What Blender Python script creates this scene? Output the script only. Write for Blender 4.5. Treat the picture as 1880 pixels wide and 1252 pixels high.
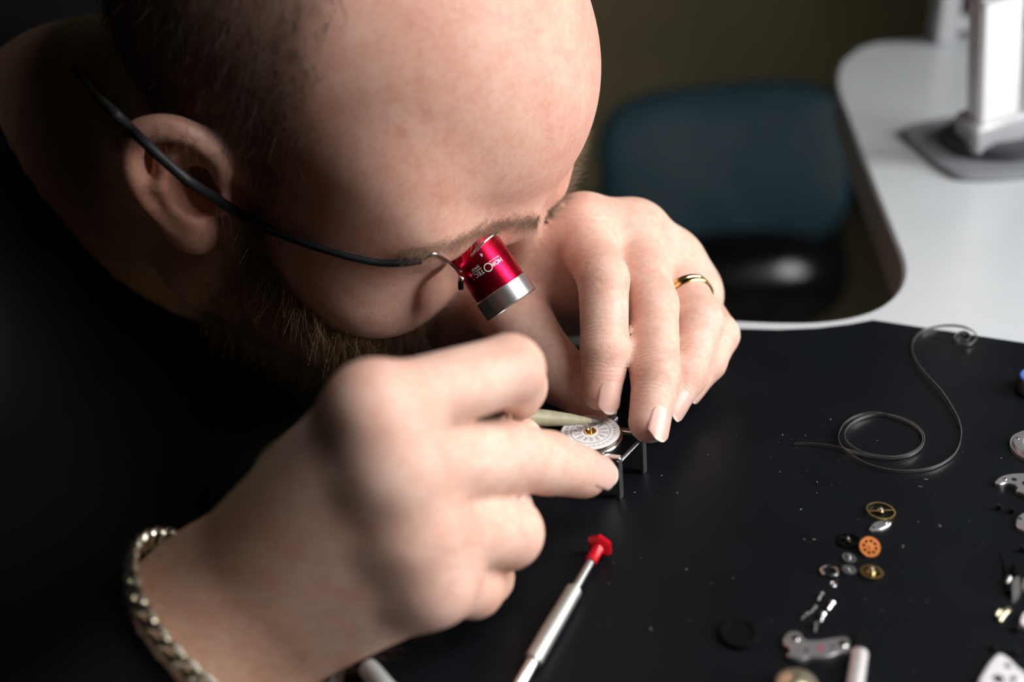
import bpy, math, random
import numpy as np
from mathutils import Vector, Matrix

# ------------------------------------------------------------------ scene, camera, light
S = bpy.context.scene
for o in list(bpy.data.objects):
    bpy.data.objects.remove(o, do_unlink=True)
COL = S.collection
random.seed(7); rng = np.random.default_rng(7)

FPX = 1900.0; PITCH = math.radians(30.5); ROLL = math.radians(6.0); HC = 236.0   # mm above the mat
_U0 = np.array([0, math.sin(PITCH), math.cos(PITCH)]); _R0 = np.array([1.0, 0, 0])
BV = np.array([0, -math.cos(PITCH), math.sin(PITCH)])
RV = math.cos(ROLL)*_R0 - math.sin(ROLL)*_U0
UV = math.cos(ROLL)*_U0 + math.sin(ROLL)*_R0
CAMP = np.array([0, 0, HC])
CM = np.stack([RV, UV, BV], 1)

def P(px, py, d):                 # point (mm) seen at a pixel of the photo at a given depth
    return CAMP + (px-940)/FPX*d*RV - (py-626)/FPX*d*UV - d*BV
def D(px, py, z=0.0):             # point (mm) seen at a pixel on a level plane
    r = (px-940)/FPX*RV - (py-626)/FPX*UV - BV
    return CAMP + (z-CAMP[2])/r[2]*r
def pix(w):
    v = np.asarray(w, float)-CAMP; d = -v@BV
    return 940+FPX*(v@RV)/d, 626-FPX*(v@UV)/d, d
def cdir(r, u, b): return CM@np.array([r, u, b], float)

cam = bpy.data.cameras.new('camera'); cam_o = bpy.data.objects.new('camera', cam); COL.objects.link(cam_o)
m = Matrix.Identity(4)
for i in range(3):
    m[i][0] = RV[i]; m[i][1] = UV[i]; m[i][2] = BV[i]; m[i][3] = CAMP[i]*0.001
cam_o.matrix_world = m
cam.sensor_width = 36.0; cam.lens = 36.0*FPX/1880.0; cam.clip_start = 0.02
cam.dof.use_dof = True; cam.dof.focus_distance = 0.372; cam.dof.aperture_fstop = 4.0
S.camera = cam_o

S.view_settings.view_transform = 'Standard'; S.view_settings.look = 'None'
S.view_settings.exposure = 0.0; S.view_settings.gamma = 1.0
S.view_settings.use_curve_mapping = False

W = bpy.data.worlds.new('world'); S.world = W; W.use_nodes = True
bgn = W.node_tree.nodes['Background']; bgn.inputs[0].default_value = (1.0, 0.80, 0.58, 1); bgn.inputs[1].default_value = 0.006

def area_light(name, loc, target, sx, sy, power, color):
    l = bpy.data.lights.new(name, 'AREA'); l.shape = 'RECTANGLE'; l.size = sx; l.size_y = sy
    l.energy = power; l.color = color
    o = bpy.data.objects.new(name, l); COL.objects.link(o); o.location = loc
    o.rotation_euler = (Vector(target)-Vector(loc)).to_track_quat('-Z', 'Y').to_euler()
    return o
# daylight entering by the window in the right-hand wall
WIN_X = 1.30; WIN_Y0, WIN_Y1 = -0.66, 0.32; WIN_Z0, WIN_Z1 = 0.02, 1.12
area_light('window_daylight', (WIN_X+0.10, (WIN_Y0+WIN_Y1)/2, (WIN_Z0+WIN_Z1)/2), (0, (WIN_Y0+WIN_Y1)/2, (WIN_Z0+WIN_Z1)/2-0.3),
           WIN_Y1-WIN_Y0, WIN_Z1-WIN_Z0, 48.0, (1.0, 0.97, 0.95))
# the bench lamp's lit head hangs over the mat, above the frame
LAMP_POS = (0.31, 0.20, 0.43); LAMP_AIM = (-0.62, 0.16, -0.77); LAMP_SX, LAMP_SY = 0.34, 0.14; LAMP_W = 1.4
FLOOR_Z = -0.97

# ------------------------------------------------------------------ materials
def new_mat(name):
    m = bpy.data.materials.new(name); m.use_nodes = True
    return m, m.node_tree, m.node_tree.nodes['Principled BSDF']
def N(nt, t, **kw):
    n = nt.nodes.new(t)
    for k, v in kw.items(): setattr(n, k, v)
    return n
MATS = {}
def mat(name, color, rough=0.5, metal=0.0, var=0.08, scale=400.0, bump=0.0, bscale=None, coat=0.0, spec=0.5, aniso=0.0):
    if name in MATS: return MATS[name]
    m, nt, b = new_mat(name)
    tc = N(nt, 'ShaderNodeTexCoord'); nz = N(nt, 'ShaderNodeTexNoise')
    nz.inputs['Scale'].default_value = scale; nz.inputs['Detail'].default_value = 3
    nt.links.new(tc.outputs['Object'], nz.inputs['Vector'])
    r = N(nt, 'ShaderNodeValToRGB')
    r.color_ramp.elements[0].position = .3; r.color_ramp.elements[1].position = .7
    r.color_ramp.elements[0].color = tuple(c*(1-var) for c in color)+(1,)
    r.color_ramp.elements[1].color = tuple(min(1, c*(1+var)) for c in color)+(1,)
    nt.links.new(nz.outputs['Fac'], r.inputs[0]); nt.links.new(r.outputs[0], b.inputs['Base Color'])
    b.inputs['Roughness'].default_value = rough; b.inputs['Metallic'].default_value = metal
    b.inputs['Coat Weight'].default_value = coat; b.inputs['Specular IOR Level'].default_value = spec
    if bump > 0:
        n2 = N(nt, 'ShaderNodeTexNoise'); n2.inputs['Scale'].default_value = bscale or scale; n2.inputs['Detail'].default_value = 4
        nt.links.new(tc.outputs['Object'], n2.inputs['Vector'])
        bp = N(nt, 'ShaderNodeBump'); bp.inputs['Strength'].default_value = bump; bp.inputs['Distance'].default_value = 0.001
        nt.links.new(n2.outputs['Fac'], bp.inputs['Height']); nt.links.new(bp.outputs[0], b.inputs['Normal'])
    MATS[name] = m
    return m

def skin_material():
    m, nt, b = new_mat('skin'); L = nt.links.new
    at = N(nt, 'ShaderNodeVertexColor', layer_name='tone'); tc = N(nt, 'ShaderNodeTexCoord')
    def noise(scale, detail=4, rough=.55):
        n = N(nt, 'ShaderNodeTexNoise'); n.inputs['Scale'].default_value = scale; n.inputs['Detail'].default_value = detail
        n.inputs['Roughness'].default_value = rough; L(tc.outputs['Object'], n.inputs['Vector']); return n
    col = at.outputs[0]
    for sc, lo, fac in ((38, (.92, .79, .76), .7), (130, (.92, .80, .77), .75), (520, (.92, .86, .82), .7)):     # mottling, blush, freckles
        r = N(nt, 'ShaderNodeValToRGB'); r.color_ramp.elements[0].position = .34; r.color_ramp.elements[1].position = .62
        r.color_ramp.elements[0].color = lo+(1,); r.color_ramp.elements[1].color = (1, 1, 1, 1)
        L(noise(sc).outputs['Fac'], r.inputs[0])
        mx = N(nt, 'ShaderNodeMix', data_type='RGBA', blend_type='MULTIPLY'); mx.inputs[0].default_value = fac
        L(col, mx.inputs[6]); L(r.outputs[0], mx.inputs[7]); col = mx.outputs[2]
    L(col, b.inputs['Base Color'])
    b.inputs['Roughness'].default_value = 0.48; b.inputs['Specular IOR Level'].default_value = 0.38
    b.inputs['Subsurface Weight'].default_value = 0.3; b.inputs['Subsurface Radius'].default_value = (1, .34, .2)
    b.inputs['Subsurface Scale'].default_value = 0.0035
    # fine relief: pores everywhere, cross creases over the finger joints (along / crease are stored on the mesh)
    al = N(nt, 'ShaderNodeAttribute', attribute_name='along'); cr = N(nt, 'ShaderNodeAttribute', attribute_name='crease')
    dn = noise(420, 2)
    ma = N(nt, 'ShaderNodeMath', operation='MULTIPLY_ADD'); L(dn.outputs['Fac'], ma.inputs[0]); ma.inputs[1].default_value = 2.2; L(al.outputs['Fac'], ma.inputs[2])
    sc_ = N(nt, 'ShaderNodeMath', operation='MULTIPLY'); L(ma.outputs[0], sc_.inputs[0]); sc_.inputs[1].default_value = 4.2
    sn = N(nt, 'ShaderNodeMath', operation='SINE'); L(sc_.outputs[0], sn.inputs[0])
    pw = N(nt, 'ShaderNodeMath', operation='MULTIPLY'); L(sn.outputs[0], pw.inputs[0]); L(cr.outputs['Fac'], pw.inputs[1])
    pk = N(nt, 'ShaderNodeMath', operation='MULTIPLY'); L(pw.outputs[0], pk.inputs[0]); pk.inputs[1].default_value = .35
    ad = N(nt, 'ShaderNodeMath', operation='ADD'); L(noise(1700, 4, .65).outputs['Fac'], ad.inputs[0]); L(pk.outputs[0], ad.inputs[1])
    bp = N(nt, 'ShaderNodeBump'); bp.inputs['Strength'].default_value = 0.30; bp.inputs['Distance'].default_value = 0.0004
    L(ad.outputs[0], bp.inputs['Height']); L(bp.outputs[0], b.inputs['Normal'])
    return m
SKIN = skin_material()
M_STEEL = mat('polished_steel', (.74, .74, .75), .18, 1.0, .05, 900)
M_DSTEEL = mat('brushed_steel', (.55, .55, .57), .32, 1.0, .12, 1500)
M_GOLD = mat('gold', (.95, .68, .28), .16, 1.0, .05, 900)
M_BRASS = mat('brass', (.80, .56, .22), .25, 1.0, .12, 1500)
M_COPPER = mat('copper_gilt', (.36, .12, .035), .35, 1.0, .12, 1500)
M_BLACKMETAL = mat('black_metal', (.012, .012, .014), .3, .6, .1, 900)
M_BLACKPLASTIC = mat('black_plastic', (.008, .009, .010), .38, 0, .1, 500)
M_WHITE = mat('white_laminate', (.58, .62, .655), .30, 0, .02, 40)
M_PLATE = mat('matt_rhodium', (.70, .70, .72), .30, .88, .06, 1500)
M_RED = mat('red_anodised', (.66, .008, .045), .30, 1.0, .06, 1200)
M_SILVER = mat('satin_aluminium', (.88, .89, .88), .30, 1.0, .05, 2500)

# ------------------------------------------------------------------ object helpers (mm in, metres out)
def empty(name, loc, label, cat, group=None):
    o = bpy.data.objects.new(name, None); COL.objects.link(o); o.empty_display_size = 0.01
    o.location = Vector([float(c)*.001 for c in loc])
    tag(o, label, cat, group); return o
def tag(o, label=None, cat=None, group=None, kind=None):
    if label: o['label'] = label
    if cat: o['category'] = cat
    if group: o['group'] = group
    if kind: o['kind'] = kind
    return o
def world_loc(o):
    v = np.zeros(3)
    while o is not None:
        v += np.array(o.location)*1000; o = o.parent
    return v
def mesh(name, verts, faces, material, parent=None, smooth=True, origin=None, sharp=None):
    """verts in world mm"""
    v = np.asarray(verts, float)
    base = world_loc(parent) if parent is not None else np.zeros(3)
    org = np.asarray(origin, float) if origin is not None else (base if parent is not None else np.array([v[:, 0].mean(), v[:, 1].mean(), v[:, 2].min()]))
    me = bpy.data.meshes.new(name)
    me.from_pydata(((v-org)*.001).tolist(), [], faces)
    me.materials.append(material); me.update()
    if smooth:
        me.polygons.foreach_set('use_smooth', [True]*len(me.polygons))
        me.set_sharp_from_angle(angle=math.radians(sharp if sharp else 40))
    o = bpy.data.objects.new(name, me); COL.objects.link(o)
    if parent is not None: o.parent = parent
    o.location = Vector(((org-base)*.001).tolist())
    return o
def frame(axis, hint=(0, 0, 1)):
    a = np.asarray(axis, float); a = a/np.linalg.norm(a)
    h = np.asarray(hint, float)
    if abs(a@h) > .98*np.linalg.norm(h): h = np.array([1., 0, 0]) if abs(a[0]) < .9 else np.array([0., 1, 0])
    x = h-(h@a)*a; x /= np.linalg.norm(x); y = np.cross(a, x)
    return x, y, a
class MB:
    def __init__(s): s.v = []; s.f = []
    def add(s, v, f):
        o = len(s.v); s.v += [list(map(float, p)) for p in v]; s.f += [[i+o for i in q] for q in f]; return s
    def lathe(s, org, axis, prof, n=32, hint=(0, 0, 1)):      # prof: (along, radius)
        x, y, a = frame(axis, hint); org = np.asarray(org, float); v = []; f = []
        for (t, r) in prof:
            for k in range(n):
                an = 2*math.pi*k/n; v.append(org+a*t+(x*math.cos(an)+y*math.sin(an))*max(r, 1e-4))
        for i in range(len(prof)-1):
            for k in range(n):
                f.append([i*n+k, i*n+(k+1) % n, (i+1)*n+(k+1) % n, (i+1)*n+k])
        return s.add(v, f)
    def tube(s, pts, rad, n=10, cap=True, flat=None):          # rad number or list
        pts = np.asarray(pts, float); L = len(pts); v = []; f = []
        rad = [rad]*L if np.isscalar(rad) else list(rad)
        tan = np.gradient(pts, axis=0); tan /= np.linalg.norm(tan, axis=1)[:, None]
        x, y, a = frame(tan[0]); 
        for i in range(L):
            a = tan[i]; x = x-(x@a)*a; x /= np.linalg.norm(x); y = np.cross(a, x)
            for k in range(n):
                an = 2*math.pi*k/n; v.append(pts[i]+(x*math.cos(an)+y*math.sin(an))*rad[i])
        for i in range(L-1):
            for k in range(n):
                f.append([i*n+k, i*n+(k+1) % n, (i+1)*n+(k+1) % n, (i+1)*n+k])
        if cap: f.append(list(range(n))[::-1]); f.append([(L-1)*n+k for k in range(n)])
        return s.add(v, f)
    def torus(s, c, axis, R, r, n=40, mseg=10, hint=(0, 0, 1), sy=1.0, rz=1.0):
        x, y, a = frame(axis, hint); c = np.asarray(c, float); v = []; f = []
        for i in range(n):
            an = 2*math.pi*i/n; dr = x*math.cos(an)+y*math.sin(an)*sy
            for k in range(mseg):
                b = 2*math.pi*k/mseg
                dn = dr/np.linalg.norm(dr)
                v.append(c+dr*R+dn*r*math.cos(b)+a*r*rz*math.sin(b))
        for i in range(n):
            for k in range(mseg):
                f.append([i*mseg+k, ((i+1) % n)*mseg+k, ((i+1) % n)*mseg+(k+1) % mseg, i*mseg+(k+1) % mseg])
        return s.add(v, f)
    def box(s, c, x, y, z, hx, hy, hz, bev=0.0):
        c = np.asarray(c, float); x, y, z = [np.asarray(q, float) for q in (x, y, z)]
        b = min(bev, hx*.9, hy*.9, hz*.9)
        if b <= 0:
            v = [c+x*hx*i+y*hy*j+z*hz*k for i in (-1, 1) for j in (-1, 1) for k in (-1, 1)]
            return s.add(v, [[0, 1, 3, 2], [4, 6, 7, 5], [0, 4, 5, 1], [2, 3, 7, 6], [0, 2, 6, 4], [1, 5, 7, 3]])
        out = [(hx-b, hy), (hx, hy-b), (hx, -hy+b), (hx-b, -hy), (-hx+b, -hy), (-hx, -hy+b), (-hx, hy-b), (-hx+b, hy)]
        inn = [(p*(hx-b)/hx, q*(hy-b)/hy) for p, q in out]
        v = []
        for (ring, zz) in ((inn, -hz), (out, -hz+b), (out, hz-b), (inn, hz)):
            for p, q in ring: v.append(c+x*p+y*q+z*zz)
        f = [[7, 6, 5, 4, 3, 2, 1, 0][::-1], [24+i for i in range(8)][::-1]]
        for l in range(3):
            for i in range(8):
                j = (i+1) % 8; f.append([l*8+i, (l+1)*8+i, (l+1)*8+j, l*8+j])
        return s.add(v, f)
    def prism(s, poly, z0, z1, bev=0.0):                       # poly: (x,y) world mm, CCW; optional top bevel
        poly = [np.array(p[:2], float) for p in poly]; n = len(poly)
        rings = [(poly, z0)]
        if bev > 0:
            ins = inset(poly, bev); rings += [(poly, z1-bev), (ins, z1)]
        else: rings += [(poly, z1)]
        v = []; f = []
        for pl, z in rings: v += [[p[0], p[1], z] for p in pl]
        for l in range(len(rings)-1):
            for i in range(n):
                j = (i+1) % n; f.append([l*n+i, l*n+j, (l+1)*n+j, (l+1)*n+i])
        f.append(list(range(n))[::-1]); f.append([(len(rings)-1)*n+i for i in range(n)])
        return s.add(v, f)
    def build(s, name, material, parent=None, **kw): return mesh(name, s.v, s.f, material, parent, **kw)
def inset(poly, d):
    n = len(poly); out = []
    for i in range(n):
        a, b, c = poly[i-1], poly[i], poly[(i+1) % n]
        e1 = (b-a)/(np.linalg.norm(b-a)+1e-9); e2 = (c-b)/(np.linalg.norm(c-b)+1e-9)
        n1 = np.array([-e1[1], e1[0]]); n2 = np.array([-e2[1], e2[0]])
        q = n1+n2; q = q/(np.linalg.norm(q)+1e-9); out.append(b+q*d/max(.35, q@n1))
    return out
def catmull(pts, per=8, closed=False):
    p = [np.asarray(q, float) for q in pts]; n = len(p); out = []
    rngi = range(n) if closed else range(n-1)
    for i in rngi:
        if closed: a, b, c, d = p[i-1], p[i], p[(i+1) % n], p[(i+2) % n]
        else: a, b, c, d = p[max(i-1, 0)], p[i], p[i+1], p[min(i+2, n-1)]
        for k in range(per):
            t = k/per
            out.append(.5*((2*b)+(c-a)*t+(2*a-5*b+4*c-d)*t*t+(3*b-a-3*c+d)*t**3))
    if not closed: out.append(p[-1])
    return out

# ------------------------------------------------------------------ distance-field modelling of the person's body (mm)
def smin(a, b, k):
    h = np.maximum(k-np.abs(a-b), 0)/k
    return np.minimum(a, b)-h*h*k*.25
def smax(a, b, k): return -smin(-a, -b, k)
def rc(p, a, b, r1, r2):
    a = np.asarray(a, float); b = np.asarray(b, float); ab = b-a
    t = np.clip(((p-a)@ab)/(ab@ab+1e-9), 0, 1)
    return np.linalg.norm(p-a-t[:, None]*ab, axis=1)-(r1+(r2-r1)*t)
def ell(p, c, r, M=None):
    q = p-np.asarray(c, float)
    if M is not None: q = q@M
    r = np.asarray(r, float)
    k0 = np.linalg.norm(q/r, axis=1); k1 = np.linalg.norm(q/(r*r), axis=1)+1e-9
    return k0*(k0-1)/k1

# head frame: x = his right side (towards the camera), y = facing, z = crown
HR = CM@np.array([[-0.491, 0.756, 0.432], [-0.543, -0.654, 0.528], [0.681, 0.025, 0.732]])
HT = CAMP+CM@np.array([-82.5, 98.4, -421.0])
def HW(l): return HT+HR@np.asarray(l, float)
def HL(w): return (np.asarray(w, float)-HT)@HR

EAR_O = np.array([74., 7., 3.5]); EAR_S = .84
EU = np.array([.10, -.30, .95]); EU /= np.linalg.norm(EU)
EF = np.array([-.38, .90, .30]); EF -= (EF@EU)*EU; EF /= np.linalg.norm(EF)
EN = np.cross(EF, EU)
if EN[0] < 0: EN = -EN
def EP(f, u, n): return EAR_O+(EF*f+EU*u+EN*n)*EAR_S
def chain(q, pts, rad, k=2.0):
    d = None
    for i in range(len(pts)-1):
        e = rc(q, pts[i], pts[i+1], rad[i], rad[i+1]); d = e if d is None else smin(d, e, k)
    return d
def ear_sdf(q):
    ME = np.stack([EF, EU, EN], 1)
    hel = catmull([EP(*p) for p in [(6, 3, 1), (12, 10, 2.5), (14, 19, 4), (8, 30, 6), (-4, 35, 8), (-16, 31, 9.5), (-22, 20, 10), (-22, 5, 9), (-18, -9, 7), (-12, -19, 5)]], 3)
    d = chain(q, hel, np.linspace(2.6, 3.6, len(hel))+1.0*np.sin(np.linspace(0, 3.14, len(hel))))
    anti = [EP(*p) for p in [(-2, 25, 4), (-10, 15, 6), (-13, 3, 7), (-9, -8, 6), (0, -13, 5)]]
    plate = ell(q, EP(-5, 6, 0), (15, 23.5, 3.5), ME)
    d = smin(d, plate, 4)
    d = smin(d, chain(q, anti, [2.2, 3, 3, 3, 3]), 3)
    d = smin(d, ell(q, EP(-3.5, -22, 4), (10.6, 12.6, 6.6), ME), 6)
    d = smin(d, ell(q, EP(11, -2, 3), (5, 7.5, 4.5), ME), 4)
    d = smax(d, -ell(q, EP(2, 1, 5), (8.2, 10, 7.8), ME), 3)
    return d
def head_sdf(w):
    q = (w-HT)@HR
    s = q.copy(); s[:, 0] = np.abs(s[:, 0])
    d = ell(s, (0, 0, 47), (75, 95, 79))
    d = smin(d, ell(s, (0, 42, 54), (58, 58, 54)), 20)
    d = smin(d, ell(s, (0, 42, -14), (60, 56, 66)), 26)
    d = smin(d, rc(s, (13, 96, 34), (47, 83, 35), 9, 8.5), 12)          # brow ridge
    d = smin(d, ell(s, (50, 60, -4), (19, 22, 17)), 18)                  # cheekbone
    d = smin(d, ell(s, (36, 73, -12), (25, 22, 18)), 18)                 # cheek
    d = smin(d, rc(s, (53, 12, -56), (15, 76, -80), 19, 18), 18)        # jaw
    d = smin(d, ell(s, (0, 86, -82), (19, 14, 14)), 14)                  # chin
    d = smin(d, ell(s, (0, 82, -44), (29, 24, 22)), 14)                  # muzzle
    d = smax(d, -ell(s, (34, 103, 9), (18, 18, 12)), 9)               # eye sockets
    d = smin(d, ell(s, (32, 77, 12), (13.5, 13, 12.5)), 4)              # lids over the eyeballs
    d = smin(d, rc(s, (0, 101, 24), (0, 110, -8), 6.5, 9.5), 9)          # nose
    d = smin(d, ell(s, (0, 109, -11), (10, 9, 8.5)), 5)
    d = smin(d, ell(s, (11, 101, -15), (7, 9, 7)), 5)
    d = smax(d, -ell(s, (6, 106, -21), (3, 4, 3)), 2)
    d = smin(d, rc(s, (0, 105, -42), (18, 96, -45), 4.5, 2.5), 4)        # lips
    d = smin(d, rc(s, (0, 103, -51), (16, 95, -49), 5, 2.5), 4)
    d = smax(d, -rc(s, (0, 112, -47), (22, 99, -47), 3.0, 1.5), 2)
    # full temples
    d = smin(d, ell(s, (49, 60, 38), (20, 25, 26)), 18)
    d = smin(d, ell(s, (49, 56, 12), (19.5, 26, 24)), 18)
    e = np.linalg.norm(s-EP(-4, 4, 3), axis=1); mk = e < 50
    if mk.any(): d[mk] = smin(d[mk], ear_sdf(s[mk]), 4.0)
    return d
NECK0 = HW((4, -20, -28)); NECK1 = HW((14, -74, -104)); 
def neck_sdf(w):
    d = rc(w, NECK0, NECK1, 55, 62)
    d = smin(d, rc(w, HW((60, -30, -18)), HW((42, -20, -112)), 16, 14), 22)     # sternomastoid on the near side
    return d

# torso and arms (under the shirt)
NB = NECK1
SH_R = np.array([-250., 320., 70.]); EL_R = np.array([-315., 150., -115.])
SH_L = np.array([-215., 640., 80.]); EL_L = np.array([-205., 545., -105.])
CHEST = np.array([-285., 480., -90.]); HIP = np.array([-360., 470., -420.])

HAND_R = {   # nearer hand (his right): joints as (pixel x, pixel y, depth mm, radius mm)
 'index': [(688, 752, 270, 11.2), (935, 679, 299, 10.5), (946, 708, 323, 10), (950, 728, 338, 8.2)],
 'middle': [(722, 858, 275, 13), (925, 838, 308, 11.0), (1006, 850, 326, 10.2), (1070, 868, 339, 8.8)],
 'ring': [(752, 965, 284, 13), (930, 978, 312, 11.3), (925, 965, 334, 9), (890, 950, 336, 8)],
 'pinky': [(790, 1060, 292, 12), (868, 1076, 311, 9.8), (893, 1060, 320, 8.6), (872, 1042, 324, 7.6)],
 'thumb': [(500, 1050, 312, 15), (690, 905, 326, 13), (850, 850, 343, 11), (950, 812, 346, 9)]}
HAND_L = {   # farther hand (his left)
 'index': [(1068, 430, 415, 12), (1108, 512, 379, 9.6), (1110, 640, 371, 8.8), (1104, 718, 371, 7.5)],
 'middle': [(1160, 440, 422, 12.5), (1199, 560, 387, 9.7), (1205, 690, 371, 8.9), (1192, 775, 364, 7.7)],
 'ring': [(1225, 490, 432, 12), (1282, 590, 398, 9.8), (1258, 688, 388, 8.5), (1232, 735, 384, 7.3)],
 'pinky': [(1262, 545, 440, 11), (1318, 615, 412, 8.6), (1298, 665, 402, 7.6), (1268, 706, 398, 6.7)],
 'thumb': [(890, 520, 432, 16), (955, 600, 406, 13), (1030, 690, 392, 10.5), (1094, 748, 383, 8)]}
FING = ('index', 'middle', 'ring', 'pinky')
def joints(h): return {k: [(P(*j[:3]), j[3]) for j in v] for k, v in h.items()}
JR, JL = joints(HAND_R), joints(HAND_L)
WR_R = [(P(375, 1108, 306), 16.8), (P(455, 1205, 317), 15.8)]          # wrist: thumb side, little-finger side
WR_L = [(P(800, 470, 432), 17), (P(830, 560, 452), 15)]
WC_R = (WR_R[0][0]+WR_R[1][0])/2; WC_L = (WR_L[0][0]+WR_L[1][0])/2

DORS_R = cdir(-.1, .1, 1.0); DORS_L = cdir(.1, .75, .65)
def hand_sdf(w, J, WR, elbow, k_web=6, sep=None):
    sep = sep or (1.6 if J is JR else 4.2); dors = DORS_R if J is JR else DORS_L
    mcp = [J[f][0] for f in FING]; palm = None
    for i, (mp, r) in enumerate(mcp):
        t = i/3; a = WR[0][0]*(1-t)+WR[1][0]*t
        e = rc(w, a, mp, 16-i*.8, r-.2)
        palm = e if palm is None else smin(palm, e, 14)
    for mp, r in mcp: palm = smin(palm, np.linalg.norm(w-mp-dors*r*.22, axis=1)-r*.84, 9)     # knuckles
    th = J['thumb']
    thumb = None
    for i in range(3):
        e = rc(w, th[i][0], th[i+1][0], th[i][1], th[i+1][1]); thumb = e if thumb is None else smin(thumb, e, 4)
    palm = smin(palm, rc(w, WR[0][0]*.6+WR[1][0]*.4, th[0][0], 16, th[0][1]), 14)
    # thenar / palm side flesh between thumb root and the finger roots
    pm = (th[1][0]+mcp[1][0]+mcp[2][0])/3
    palm = smin(palm, rc(w, th[0][0], pm, 14, 11), 14)
    arm = smin(rc(w, WR[0][0], elbow, WR[0][1], 38), rc(w, WR[1][0], elbow, WR[1][1], 36), 12)
    palm = smin(palm, arm, 16)
    out = smin(palm, thumb, 10)
    for fi, f in enumerate(FING):
        j = J[f]; d = None
        for i in range(3):
            e = rc(w, j[i][0], j[i+1][0], j[i][1]-.3, j[i+1][1]-.3); d = e if d is None else smin(d, e, 2.0)
        h = smin(palm, d, k_web)
        out = smin(out, h, sep)
    return out
def torso_sdf(w):
    d = rc(w, CHEST, HIP, 125, 120)
    d = smin(d, rc(w, CHEST+[0, -70, 60], CHEST+[0, 90, 60], 85, 85), 60)
    d = smin(d, rc(w, NB, CHEST, 60, 90), 50)
    for sh, el in ((SH_R, EL_R), (SH_L, EL_L)):
        d = smin(d, rc(w, CHEST+[20, 0, 110], sh, 62, 56), 40)
        d = smin(d, rc(w, sh, el, 54, 40), 20)
    return d
def bbox_of(pts, pad):
    p = np.array(pts); return p.min(0)-pad, p.max(0)+pad
PARTS = [
 (head_sdf, (HT-150, HT+150)),
 (neck_sdf, bbox_of([NECK0, NECK1], 90)),
 (lambda w: hand_sdf(w, JR, WR_R, EL_R), bbox_of([j[0] for f in JR.values() for j in f]+[q[0] for q in WR_R]+[EL_R], 52)),
 (lambda w: hand_sdf(w, JL, WR_L, EL_L), bbox_of([j[0] for f in JL.values() for j in f]+[q[0] for q in WR_L]+[EL_L], 52)),
 (torso_sdf, bbox_of([CHEST, HIP, SH_R, SH_L, EL_R, EL_L], 150)),
]
def body_sdf(w, parts=PARTS):
    w = np.asarray(w, float); out = np.full(len(w), 60.0)
    vals = []
    for fn, (lo, hi) in parts:
        msk = np.all((w > lo) & (w < hi), axis=1)
        v = np.full(len(w), 60.0)
        if msk.any(): v[msk] = fn(w[msk])
        vals.append(v)
    hd, nk, hr, hl, to = vals
    core = smin(smin(hd, nk, 22), to, 20)
    return np.minimum(np.minimum(smin(core, hr, 0.01), smin(core, hl, .01)), core)
def grad(fn, p, e=.25):
    g = np.zeros_like(p)
    for k in np.array([[1, -1, -1], [-1, -1, 1], [-1, 1, -1], [1, 1, 1]], float):
        g += k*fn(p+k*e)[:, None]
    return g/(np.linalg.norm(g, axis=1)[:, None]+1e-12)

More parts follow.
